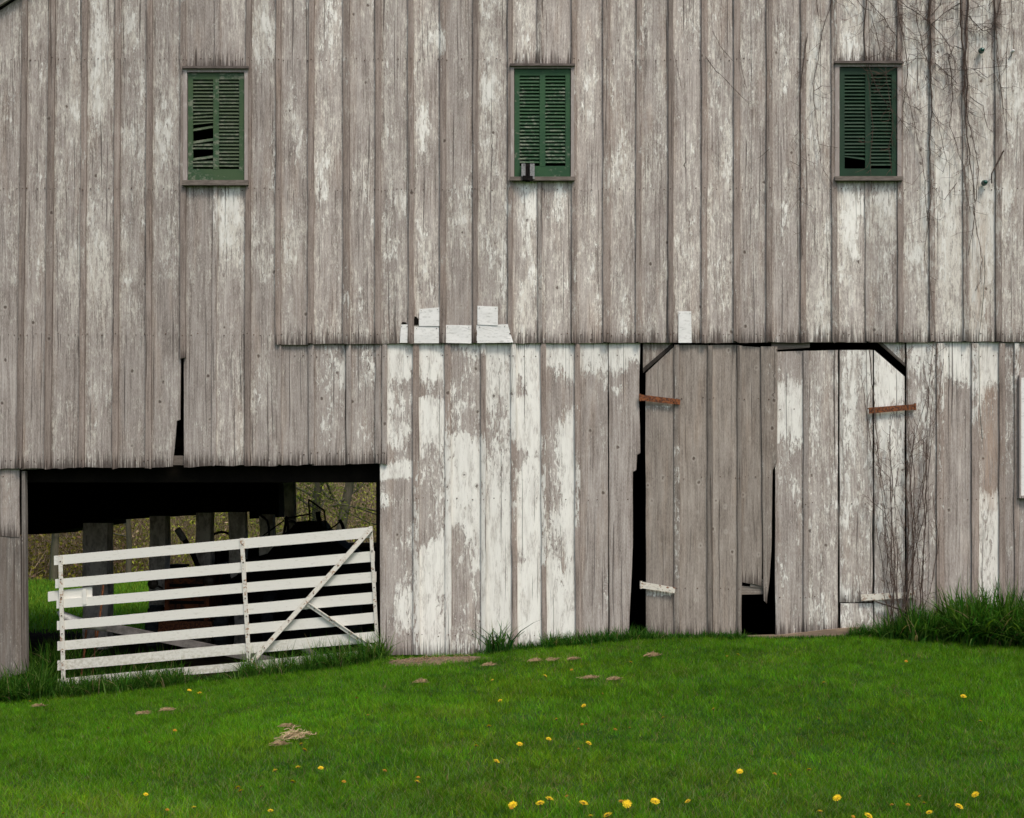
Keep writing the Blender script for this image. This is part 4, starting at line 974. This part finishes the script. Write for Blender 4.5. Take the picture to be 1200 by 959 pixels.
iy = 4.2; e = empty('hay_machine', P(370, 770, iy)); e.location.z = float(ground(e.location.x, iy)); tag(e, 'dark old hay machine with a mesh guard and bent levers inside the barn', 'farm machine')
bpy.context.view_layer.update()
mb = MB(); mb.quadprism([tuple(P(*p, iy).xz) for p in ((292, 760), (440, 760), (440, 660), (405, 640), (384, 622), (376, 611), (352, 611), (345, 619), (338, 624), (318, 648), (292, 655))], iy-.3, iy+.6); mb.build('body', M['iron'], e)
mb = MB(); fr = [(361.5, 585.5), (363.5, 613), (382, 621), (380, 598.5)]
fp_ = [P(*p, iy-.35) for p in fr]
for a, b in zip(fp_, fp_[1:]+fp_[:1]): mb.tube([a, b], .011, 6)
for k in range(1, 9):
    f = k/9; mb.tube([fp_[0].lerp(fp_[3], f), fp_[1].lerp(fp_[2], f)], .0025, 4); mb.tube([fp_[0].lerp(fp_[1], f), fp_[3].lerp(fp_[2], f)], .0025, 4)
mb.build('mesh_guard', M['iron'], e)
mb = MB()
for pl, r_ in (([(333, 608), (363, 602.5)], .010), ([(336, 605), (330, 640)], .014), ([(335, 611), (350, 613), (363, 610)], .007), ([(295, 596), (304, 603), (313, 610), (315, 618), (316, 640)], .014), ([(307, 629), (322, 618), (333, 610)], .008), ([(384, 621), (392, 617), (399, 611)], .009), ([(398, 609), (401, 615), (404, 624)], .020), ([(340, 640), (336, 608), (346, 612), (352, 640)], .016), ([(372, 600), (376, 620)], .03)):
    mb.tube([P(*p, iy-.4) for p in pl], r_, 6)
mb.build('lever', M['iron'], e)
for sx, pxx in ((0, 318), (1, 420)):
    q = P(pxx, 700, iy-.45); r = .34; g0 = float(ground(q.x, iy)); mb = MB(); mb.lathe([(r*.7, -.07), (r*.95, -.07), (r, 0), (r*.95, .07), (r*.7, .07)], (q.x, iy-.45, g0+r+.01), 24, axis='x'); mb.build('wheel', M['rubber'], e)
mb = MB(); mb.tube([P(345, 752, 1.3), P(405, 792, 1.0)], .035, 8); tag(mb.build('log', M['pipe2']), 'short grey stick leaning low behind the right end of the gate', 'stick')

# ------------------------------------------------------------------ grass (numpy)
def blades(name, pos, h, w, lean, yaw, colr, mat, label=None, seg=2, droop=0.0, kind='stuff', cat=None):
    n = len(h); ld = RNG.uniform(0, 2*np.pi, n)
    k = seg*2+1; V = np.zeros((n, k, 3)); C = np.zeros((n, k, 4)); C[:, :, 3] = 1
    cx, sx = np.cos(yaw), np.sin(yaw)
    for s in range(seg+1):
        f = s/seg
        out = lean*(f**1.7)*h; up = h*(f-droop*f*f*np.clip(lean, 0, 1.2))
        px = pos[:, 0]+np.cos(ld)*out; py = pos[:, 1]+np.sin(ld)*out; pz = pos[:, 2]+up
        ww = w*(1-f**1.5)*.5*(1 if s else .8)
        if s < seg:
            V[:, 2*s, :] = np.stack([px-cx*ww, py-sx*ww, pz], 1); V[:, 2*s+1, :] = np.stack([px+cx*ww, py+sx*ww, pz], 1)
            C[:, 2*s, :3] = C[:, 2*s+1, :3] = colr
        else: V[:, 2*s, :] = np.stack([px, py, pz], 1); C[:, 2*s, :3] = colr*np.array([1.15, 1.1, 1.1])
    T = []
    for s in range(seg-1): T += [(2*s, 2*s+1, 2*s+2), (2*s+1, 2*s+3, 2*s+2)]
    T.append((2*seg-2, 2*seg-1, 2*seg))
    T = np.array(T); F_ = (T[None]+(np.arange(n)*k)[:, None, None]).reshape(-1)
    me = bpy.data.meshes.new(name); nf = n*len(T)
    me.vertices.add(n*k); me.vertices.foreach_set('co', V.reshape(-1).astype('f'))
    me.loops.add(nf*3); me.loops.foreach_set('vertex_index', F_.astype('i'))
    me.polygons.add(nf); me.polygons.foreach_set('loop_start', (np.arange(nf)*3).astype('i'))
    a = me.attributes.new('col', 'FLOAT_COLOR', 'POINT'); a.data.foreach_set('color', C.reshape(-1).astype('f'))
    me.materials.append(mat); me.update(calc_edges=True)
    o = bpy.data.objects.new(name, me); COL.objects.link(o)
    tag(o, label, cat or 'grass', kind=kind); return o

LAT = np.random.default_rng(5).uniform(-1, 1, (256, 256))
def lf(x, y, f, ph=0):
    out = 0
    for o_, am in ((1, .8), (2.1, .45)):
        u = (x*.92+y*.39)*f*o_*.45+ph*13.7+100; v = (y*.92-x*.39)*f*o_*.45+ph*7.3+100
        i = np.floor(u).astype(int); j = np.floor(v).astype(int); a = u-i; b = v-j; a = a*a*(3-2*a); b = b*b*(3-2*b); i %= 255; j %= 255
        out = out+am*((LAT[i, j]*(1-a)+LAT[i+1, j]*a)*(1-b)+(LAT[i, j+1]*(1-a)+LAT[i+1, j+1]*a)*b)
    return out
def gcol(n, base, var=.25):
    b = np.array(base)[None, :]*np.ones((n, 1)); v = RNG.normal(1, var, (n, 1)).clip(.35, 2.0)
    hs = RNG.normal(0, .14, (n, 1)); b = b*v; b[:, 0:1] *= (1+hs*1.6); return b.clip(.002, 1)

N = 720000
d = 7.2+(15.1-7.2)*RNG.random(N)**1.12
half = d*(600/F)*1.0+1.3
X = RNG.uniform(-1, 1, N)*half; Y = d-D0
keep = np.ones(N, bool)
# bare dirt patch and foot of the wall
cd = PG(505, 776); keep &= ~((((X-cd.x)/.5)**2+((Y-cd.y)/.24)**2) < .62+.3*np.sin(X*31)*np.sin(X*17+1)); keep &= ~((Y > -.02) & (X > -1.33))
keep &= Y < .12
thin = lf(X, Y, 5.1, .4)+lf(X, Y, 15, 2)*.8
keep &= RNG.random(N) < np.clip(.86+.35*thin, .35, 1)
X, Y = X[keep], Y[keep]; n = len(X)
hh = RNG.uniform(.026, .054, n)*(1+.25*lf(X, Y, 2.3, 1)+.22*lf(X, Y, 9, 3))
col = gcol(n, (.090, .222, .009), .32)
big = lf(X, Y, 1.1, 2)*.5+lf(X, Y, 3.7, 1)*.5+lf(X, Y, 11, 4)*.35
mid = lf(X, Y, 21, 7)+lf(X, Y, 37, 8); hh *= 1+.22*mid; col *= np.clip(1+.34*big+.30*mid, .3, 2)[:, None]
yel = np.clip(lf(X, Y, 1.7, 5)+lf(X, Y, 6, 6)*.6, 0, 1)[:, None]; col = col*(1-yel*.5)+col*np.array([1.7, 1.12, 1.2])*yel*.5
dry = RNG.random(n) < .02+.16*np.clip(lf(X, Y, 4, 9)-.15, 0, 1)+.06*np.clip((-Y-4)/3, 0, 1); col[dry] = np.array([.30, .24, .11])*RNG.uniform(.5, 1.1, (dry.sum(), 1))
pale = RNG.random(n) < .05+.14*np.clip((-Y-3.5)/3.5, 0, 1)*np.clip(.6+lf(X, Y, 3, 2), 0, 1.3); col[pale] = np.array([.17, .25, .09])*RNG.uniform(.7, 1.2, (pale.sum(), 1))
blades('grass', np.stack([X, Y, ground(X, Y)-.004], 1), hh, RNG.uniform(.003, .0055, n), RNG.uniform(.15, 1.3, n), RNG.uniform(0, np.pi, n), col, M['blade'], 'short mown green lawn in front of the barn', seg=2)

# outer lawn, coarser
N = 110000; X = RNG.uniform(-11, 11, N); Y = RNG.uniform(-12, -.05, N); m_ = np.abs(X) > (Y+D0)*(600/F)+1.2; X, Y = X[m_], Y[m_]; n = len(X)
blades('grass', np.stack([X, Y, ground(X, Y)-.004], 1), RNG.uniform(.03, .06, n), RNG.uniform(.010, .018, n), RNG.uniform(.1, 1.1, n), RNG.uniform(0, np.pi, n), gcol(n, (.090, .222, .009), .3)*np.clip(1+.3*lf(X, Y, 1.1, 2)+.25*lf(X, Y, 11, 4), .4, 2)[:, None], M['blade'], 'mown lawn continuing past both sides of the view', seg=2)

def tall(name, spots, label, base=(.040, .112, .012), seg=5, droop=.58, HS=1.6):
    P_, H, Wd, Ln = [], [], [], []
    for (x0, x1, y0, y1, cnt, h0, h1, w0, w1) in spots:
        cl = max(1, cnt//18); cxs = RNG.uniform(x0, x1, cl); cys = RNG.uniform(y0, y1, cl)
        idx = RNG.integers(0, cl, cnt); xx = cxs[idx]+RNG.normal(0, .04, cnt); yy = np.clip(cys[idx]+RNG.normal(0, .03, cnt), y0-.05, y1)
        ch = RNG.uniform(.7, 1.1, cl)[idx]
        P_.append(np.stack([xx, yy, ground(xx, yy)-.01], 1)); H.append(RNG.uniform(h0, h1, cnt)*ch*HS); Wd.append(RNG.uniform(w0, w1, cnt)*1.6); Ln.append(RNG.uniform(.12, 1.15, cnt)**1.1)
    P_ = np.concatenate(P_); H = np.concatenate(H); n = len(H)
    c = gcol(n, base, .42); pl = RNG.random(n) < .10; c[pl] = np.array([.13, .24, .05])
    dr_ = RNG.random(n) < .03; c[dr_] = np.array([.30, .24, .13])
    return blades(name, P_, H, np.concatenate(Wd), np.concatenate(Ln), RNG.uniform(0, np.pi, n), c, M['blade'], label, seg, droop)
X_ = lambda px: (px-600)/120
tall('tall_grass', [(X_(1060), X_(1110), -.42, -.06, 1300, .16, .40, .008, .015), (X_(1030), X_(1070), -.30, -.06, 500, .12, .30, .006, .012), (X_(1105), X_(1260), -.50, -.06, 4200, .26, .58, .009, .017), (X_(1180), X_(1400), -.6, -.06, 2600, .3, .62, .009, .017)],
     'thick dark tall grass at the foot of the wall on the right', HS=1.32)
tall('tall_grass', [(X_(-40), X_(62), -.42, .02, 4200, .10, .27, .006, .012), (X_(60), X_(215), -.30, -.02, 3000, .07, .20, .005, .010), (X_(10), X_(62), -.05, 1.6, 3600, .16, .38, .007, .013), (X_(215), X_(285), -.18, -.02, 500, .05, .12, .004, .008), (X_(62), X_(170), .12, 1.6, 2600, .10, .26, .006, .012)],
     'dark tall grass around the corner post and the left end of the gate')
tall('tall_grass', [(X_(285), X_(400), -.16, .0, 1100, .09, .24, .004, .008), (X_(395), X_(448), -.16, .0, 900, .10, .25, .004, .009)],
     'straggly tall grass under the right half of the gate', (.060, .15, .02), HS=1.75)
tall('tall_grass', [(X_(575), X_(640), -.12, -.03, 700, .06, .13, .004, .008), (X_(640), X_(760), -.16, -.03, 2000, .09, .19, .004, .008), (X_(757), X_(868), -.16, -.05, 1900, .06, .12, .004, .008), (X_(866), X_(1003), -.14, -.08, 1300, .03, .06, .004, .007), (X_(1000), X_(1045), -.16, -.07, 800, .08, .19, .004, .009), (X_(560), X_(580), -.12, -.03, 150, .05, .1, .004, .007)],
     'fringe of uncut grass along the foot of the barn doors and boards', (.035, .115, .012), HS=1.25)
tall('grass_tuft', [(X_(572), X_(598), -.10, -.04, 90, .16, .30, .008, .014)], 'single upright tuft of broad grass blades against the white boards', (.035, .10, .02), 4, .3)
tall('tall_grass', [(X_(1045), X_(1110), -.46, -.10, 220, .14, .26, .012, .018), (X_(1100), X_(1260), -.56, -.10, 950, .20, .44, .013, .021)], 'broad pale arching leaves among the tall grass on the right', (.065, .165, .02), 6, .75)
o = bpy.data.objects['grass_tuft']; del o['kind']; o['category'] = 'grass tuft'
# field behind
N = 60000; X = RNG.uniform(-12, 0, N); Y = 5.6+RNG.random(N)*14; n = N
blades('field_grass', np.stack([X, Y, ground(X, Y)-.01], 1), RNG.uniform(.06, .14, n), RNG.uniform(.012, .024, n), RNG.uniform(.1, .8, n), RNG.uniform(0, np.pi, n), gcol(n, (.125, .25, .022), .3), M['blade'], 'brighter green field grass seen through the barn', seg=2)

# ------------------------------------------------------------------ thicket and trees beyond
def leaves(P_, size, colr):
    """leaf quads -> arrays"""
    n = len(P_); a = RNG.normal(size=(n, 3)); a /= np.linalg.norm(a, axis=1)[:, None]; b = RNG.normal(size=(n, 3)); b -= (a*b).sum(1)[:, None]*a; b /= np.linalg.norm(b, axis=1)[:, None]
    s = (size*RNG.uniform(.6, 1.3, n))[:, None]
    V = np.stack([P_-a*s, P_+b*s*.5, P_+a*s, P_-b*s*.5], 1); return V, np.repeat(colr[:, None, :], 4, 1)
def quad_mesh(name, Vs, Cs, mat):
    V = np.concatenate(Vs).reshape(-1, 3); C = np.concatenate(Cs).reshape(-1, 3); C = np.concatenate([C, np.ones((len(C), 1))], 1); nq = len(V)//4
    me = bpy.data.meshes.new(name); me.vertices.add(len(V)); me.vertices.foreach_set('co', V.reshape(-1).astype('f'))
    me.loops.add(nq*4); me.loops.foreach_set('vertex_index', np.arange(nq*4, dtype='i')); me.polygons.add(nq); me.polygons.foreach_set('loop_start', (np.arange(nq)*4).astype('i'))
    a = me.attributes.new('col', 'FLOAT_COLOR', 'POINT'); a.data.foreach_set('color', C.reshape(-1).astype('f'))
    me.materials.append(mat); me.update(calc_edges=True); o = bpy.data.objects.new(name, me); COL.objects.link(o); return o
def twigs_arr(n, x0, x1, y0, y1, z1, L=(.4, 1.3), w=.007, spread=.55):
    x = RNG.uniform(x0, x1, n); y = RNG.uniform(y0, y1, n); z = ground(x, y)+RNG.random(n)**1.3*z1
    p = np.stack([x, y, z], 1); d = RNG.normal(size=(n, 3))*spread; d[:, 2] = np.abs(d[:, 2])+.5; d /= np.linalg.norm(d, axis=1)[:, None]
    l = RNG.uniform(*L, n)[:, None]; s = RNG.normal(size=(n, 3)); s -= (s*d).sum(1)[:, None]*d; s /= np.linalg.norm(s, axis=1)[:, None]; s *= w*RNG.uniform(.5, 1.4, n)[:, None]
    q = p+d*l; V = np.stack([p-s, p+s, q+s*.3, q-s*.3], 1)
    c = np.array([.30, .23, .16])*RNG.uniform(.3, 1.6, (n, 1)); return V, np.repeat(c[:, None, :], 4, 1)
Vs, Cs = [], []
for (n, x0, x1, y0, y1, zz) in ((11000, -13, 3, 20.2, 25, 2.6), (9000, -13, 3, 24, 34, 5)):
    V, C = twigs_arr(n, x0, x1, y0, y1, zz); Vs.append(V); Cs.append(C)
n = 120000; x = RNG.uniform(-13, 3, n); y = RNG.uniform(19.6, 27, n); cl = lf(x, y, 1.3, 1)+lf(x, y, 3.1, 2)*.7
z = ground(x, y)+(RNG.random(n)**1.4)*(2.4+1.0*lf(x, y, .9, 3)); kp = RNG.random(n) < np.clip(.5+.7*cl, .06, 1); x, y, z, cl = x[kp], y[kp], z[kp], cl[kp]; n = len(x)
c = np.array([.36, .40, .06])*RNG.uniform(.45, 1.5, (n, 1)); br = RNG.random(n) < .33; c[br] = np.array([.42, .31, .20])*RNG.uniform(.5, 1.3, (br.sum(), 1))
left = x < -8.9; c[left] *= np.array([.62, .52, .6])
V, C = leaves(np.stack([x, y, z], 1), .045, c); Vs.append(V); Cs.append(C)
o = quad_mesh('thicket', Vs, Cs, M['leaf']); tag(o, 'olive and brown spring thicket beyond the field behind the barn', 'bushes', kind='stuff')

def tree(px, yy, r, lab, hgt=6.5, seed=1):
    random.seed(seed); s = F/(D0+yy); x = (px-600)/s; g0 = float(ground(x, yy))
    e = empty('tree', (x, yy, g0)); tag(e, lab, 'tree', 'trees beyond the barn')
    tb = MB(); tips = []
    def br(p, d, L, r, dep):
        pts = [p.copy()]; q = p.copy(); k = 7
        for i in range(k):
            d = (d+Vector([rnd(-.16, .16) for _ in range(3)])+Vector((0, 0, .03))).normalized(); q = q+d*(L/k); pts.append(q.copy())
            if dep and i > 1 and random.random() < (.75 if dep > 1 else .6):
                dd = (d+Vector([rnd(-1, 1) for _ in range(3)])*.9).normalized(); br(q.copy(), dd, L*rnd(.4, .65), r*(1-.7*i/k)*.5, dep-1)
        tb.tube(pts, [max(.004, r*(1-.75*i/k)) for i in range(k+1)], 7 if dep > 1 else 4, cap=False)
        if dep < 2: tips.extend(pts[2:])
    br(Vector((x, yy, g0-.1)), Vector((rnd(-.05, .05), 0, 1)), hgt, r, 3)
    for _ in range(5):
        a = rnd(0, 6.28); br(Vector((x, yy, g0+rnd(1.0, 2.2))), Vector((math.cos(a), math.sin(a)*.6, rnd(0, .5))).normalized(), rnd(1.2, 2.4), r*.28, 1)
    tb.build('trunk', M['bark'], e, smooth=True)
    T_ = np.array([tuple(t) for t in tips]); idx = RNG.integers(0, len(T_), 2600); pp = T_[idx]+RNG.normal(0, .13, (2600, 3))
    c = np.array([.14, .17, .035])*RNG.uniform(.5, 1.5, (2600, 1)); V, C = leaves(pp, .04, c); o = quad_mesh('crown', [V], [C], M['leaf'])
    o.parent = e; o.matrix_parent_inverse = e.matrix_world.inverted()
tree(371, 19.0, .12, 'slimmer mossy tree trunk left of the thick one, seen over the hay machine', seed=3)
tree(391, 18.4, .135, 'thick mossy tree trunk seen over the right half of the gate', seed=5)
tree(452, 18.2, .07, 'small crooked tree with low dark branches next to the siding edge', 4, seed=8)
tree(62, 19.4, .10, 'dark tree trunk in the thicket left of the first inner post', seed=11)
tree(150, 19.6, .07, 'thin tree between the first and second inner posts', seed=14)

# ------------------------------------------------------------------ dandelions
def flower_mesh(name, r, mat, dome=.35):
    mb = MB()
    for k, (rr, zz, n, l) in enumerate(((1.0, -.05, 22, .55), (.78, .14, 18, .5), (.5, .28, 14, .42), (.22, .34, 8, .3))):
        for i in range(n):
            t = 2*math.pi*(i+rnd(-.3, .3))/n; w = .55*rr/n*3.2+.04; a = Vector((math.cos(t), math.sin(t), 0)); b = Vector((-a.y, a.x, 0))
            p0 = a*(rr-l)*r+Vector((0, 0, zz*.6*r)); p1 = a*rr*r*rnd(.88, 1.06)+Vector((0, 0, (zz+rnd(-.05, .12))*r))
            ids = [mb.vert(p0-b*w*r*.4), mb.vert(p0+b*w*r*.4), mb.vert(p1+b*w*r*.5), mb.vert(p1-b*w*r*.5)]; mb.face(ids)
    mb.lathe([(0, -.55*r), (.22*r, -.5*r), (.3*r, -.2*r), (.5*r, .0), (0, .12*r)], (0, 0, 0), 8, m=1)
    me = mb.build(name, [mat, M['stem']]); return me
def stem_mesh():
    mb = MB(); mb.tube([(0, 0, -.006), (.002, .001, .02), (.001, 0, .045)], .0022, 5); return mb.build('stem', M['stem'])
FA = flower_mesh('flower_head', .021, M['petal']); FB = flower_mesh('flower_head', .0165, M['petal2']); SMm = stem_mesh()
meA, meB, meS = FA.data, FB.data, SMm.data
for o in (FA, FB, SMm): bpy.data.objects.remove(o)
BIG = {(601, 943): 'bright dandelion with an orange bud against it, at the front left of the close pair', (633, 941): 'left bloom of the close pair of bright dandelions at the front', (644, 936): 'right upper bloom of the close pair of bright dandelions at the front',
       (684, 941): 'wide flat dandelion between the bright pair and the round one at the front', (735, 942): 'large round dandelion with its face turned to the viewer at the front of the lawn', (489, 916): 'bright dandelion with a smaller bud above it, alone left of centre near the front',
       (981, 935): 'large bright dandelion alone at the front of the lawn on the right', (712, 955): 'tilted dandelion at the very bottom edge between the wide flat and the round one', (643, 866): 'bright flat dandelion in mid lawn, right one of the row of two',
       (609, 872): 'dandelion in mid lawn, left one of the row of two', (573, 851): 'bright dandelion alone in mid lawn below the grass tuft', (684, 827): 'flat dandelion in upper lawn below the siding right of the white boards', (836, 831): 'bright dandelion alone in the lawn in front of the bare door leaf',
       (1129, 816): 'bright dandelion standing in the dark lawn below the tall grass on the right', (867, 904): 'tilted dandelion leftmost of the loose row in the right half of the lawn', (1124, 945): 'dandelion with a drooping petal near the bottom right corner', (1143, 931): 'flat dandelion nearest to the right edge at the front',
       (357, 879): 'yellow dandelion just below the big straw clump', (222, 809): 'wide dandelion against the grass under the gate', (639, 792): 'small bright dandelion high on the lawn below the white boards', (582, 892): 'lone dandelion below the row of two in mid lawn', (768, 939): 'flat dandelion with a bud above it, right of the round one at the front', (690, 871): 'yellow dandelion in mid lawn right of the flat bright one', (1018, 956): 'flat yellow dandelion at the bottom edge right of the large lone one'}
SMALL = [(234, 812), (127, 853), (205, 856), (175, 870), (353, 872), (349, 899), (376, 900), (322, 903), (343, 916), (279, 923), (282, 927), (306, 922), (171, 931), (227, 946), (196, 949), (74, 953), (317, 950), (35, 822), (670, 785), (739, 776), (577, 797), (418, 818), (431, 838), (586, 821),
         (706, 813), (652, 843), (682, 849), (687, 849), (777, 841), (738, 853), (721, 855), (678, 878), (558, 874), (451, 903), (490, 911), (403, 916), (728, 939), (765, 937), (664, 933), (692, 956), (852, 769), (865, 767), (1062, 775), (965, 800), (938, 854), (996, 833), (1149, 845),
         (908, 907), (926, 908), (948, 902), (1047, 872), (806, 939), (1000, 957), (1078, 933), (1083, 941), (1045, 943), (1064, 943), (1089, 952), (961, 951), (599, 947)]
random.seed(5)
for (px, py), lab in BIG.items():
    h = rnd(.058, .072); p = PG(px, py, h); e = empty('dandelion', p); tag(e, lab, 'dandelion', 'dandelions in the lawn')
    f = bpy.data.objects.new('flower_head', meA); COL.objects.link(f); f.parent = e; f.location = (0, 0, h); f.rotation_euler = (rnd(.25, .7), rnd(-.3, .3), rnd(0, 6)); k = rnd(.9, 1.1)*(1.18 if py > 930 else 1.05); f.scale = (k, k, k)
    if px == 735: f.rotation_euler = (1.0, 0, 0)
    s = bpy.data.objects.new('stem', meS); COL.objects.link(s); s.parent = e; s.scale = (1, 1, h/.045)
for (px, py) in SMALL:
    h = rnd(.050, .066); p = PG(px, py, h); o = bpy.data.objects.new('dandelion', meB if random.random() < .6 else meA); COL.objects.link(o)
    o.location = p+Vector((0, 0, h)); o.rotation_euler = (rnd(0, .6), rnd(-.4, .4), rnd(0, 6)); k = rnd(.7, 1.05); o.scale = (k, k, k)
    tag(o, 'small half-open dandelion sunk in the mown lawn, duller than the large blooms', 'dandelion', 'small dandelions in the lawn')

# ------------------------------------------------------------------ straw clumps
for (px, py, w, hgt, lab) in ((345, 867, .17, .05, 'largest pale straw clump lying on the left lawn'), (328, 875, .05, .025, 'small straw wisp at the lower left end of the largest clump'), (495, 801, .06, .03, 'brown straw clump below the bare earth patch'), (766, 770, .09, .035, 'tan straw clump in front of the left door leaf'),
                              (693, 796, .10, .02, 'flat wide straw wisp on the lawn right of centre'), (575, 781, .045, .02, 'straw bit just right of the bare earth patch'), (628, 776, .06, .022, 'straw bit nearest the white boards, largest of the row of three'), (649, 775, .04, .016, 'middle straw bit of the row along the uncut fringe'), (673, 774, .045, .018, 'right straw bit of the row along the uncut fringe'),
                              (169, 838, .06, .025, 'left one of two straw bits below the left half of the gate'), (197, 834, .06, .02, 'right one of two straw bits below the left half of the gate'), (45, 829, .03, .02, 'tiny straw bit near the left edge of the lawn'), (338, 853, .04, .015, 'small straw bit just above the largest clump'), (722, 798, .03, .02, 'tiny straw bit right of the flat wide wisp')):
    p = PG(px, py, .02); mb = MB()
    big_ = w > .15; w *= .62 if big_ else .46; hgt *= 1.8 if big_ else .9; sk = rnd(-.5, .5)
    for _ in range(int(60+1000*w)):
        a = rnd(0, 6.28); q = rnd(0, 1)**.7; rr = w*q*(1+.45*math.sin(2*a+px)+.3*math.sin(5*a+px*2)); x, y = p.x+math.cos(a)*rr+sk*math.sin(a)*rr*.5, p.y+math.sin(a)*rr*.55; z = float(ground(x, y))+.028+hgt*(1-q)*rnd(.2, 1)
        b = rnd(0, 3.14); l = rnd(.02, .075); mb.tube([(x, y, z), (x+math.cos(b)*l*.5, y+math.sin(b)*l*.5, z+rnd(-.004, .02)), (x+math.cos(b+.4)*l, y+math.sin(b+.4)*l, z+rnd(-.008, .008))], rnd(.0012, .0028), 3, cap=False)
    tag(mb.build('straw_clump', M['straw_b'] if big_ else M['straw']), lab, 'straw', 'straw clumps on the lawn')

# ------------------------------------------------------------------ light, camera
w = bpy.data.worlds.new('World'); S.world = w; w.use_nodes = True; nt = w.node_tree; nt.nodes.clear()
sky = nt.nodes.new('ShaderNodeTexSky'); sky.sky_type = 'NISHITA'; sky.sun_disc = False; EL, AZ = math.radians(58), math.radians(152)
sky.sun_elevation = EL; sky.sun_rotation = AZ; sky.dust_density = 4; sky.air_density = 1.0; sky.ozone_density = 1
bg = nt.nodes.new('ShaderNodeBackground'); bg.inputs[1].default_value = .12; out = nt.nodes.new('ShaderNodeOutputWorld')
nt.links.new(sky.outputs[0], bg.inputs[0]); nt.links.new(bg.outputs[0], out.inputs[0])
sd = bpy.data.lights.new('sun', 'SUN'); sd.energy = 1.5; sd.angle = math.radians(14); sd.color = (1, .93, .83); so = bpy.data.objects.new('sun', sd); COL.objects.link(so)
dv = Vector((math.sin(AZ)*math.cos(EL), math.cos(AZ)*math.cos(EL), math.sin(EL))); so.rotation_euler = dv.to_track_quat('Z', 'Y').to_euler(); so.location = (-4, -12, 14)
cam = bpy.data.cameras.new('camera'); co = bpy.data.objects.new('camera', cam); COL.objects.link(co); S.camera = co
co.location = (0, -D0, ZC); co.rotation_euler = (math.radians(90), 0, 0); cam.sensor_width = 36; cam.lens = F/1200*36; cam.shift_y = (HZ-479.5)/1200; cam.clip_end = 1000
S.view_settings.view_transform = 'Standard'; S.view_settings.look = 'None'; S.view_settings.exposure = 0.45; S.view_settings.gamma = 1
S.cycles.max_bounces = 6
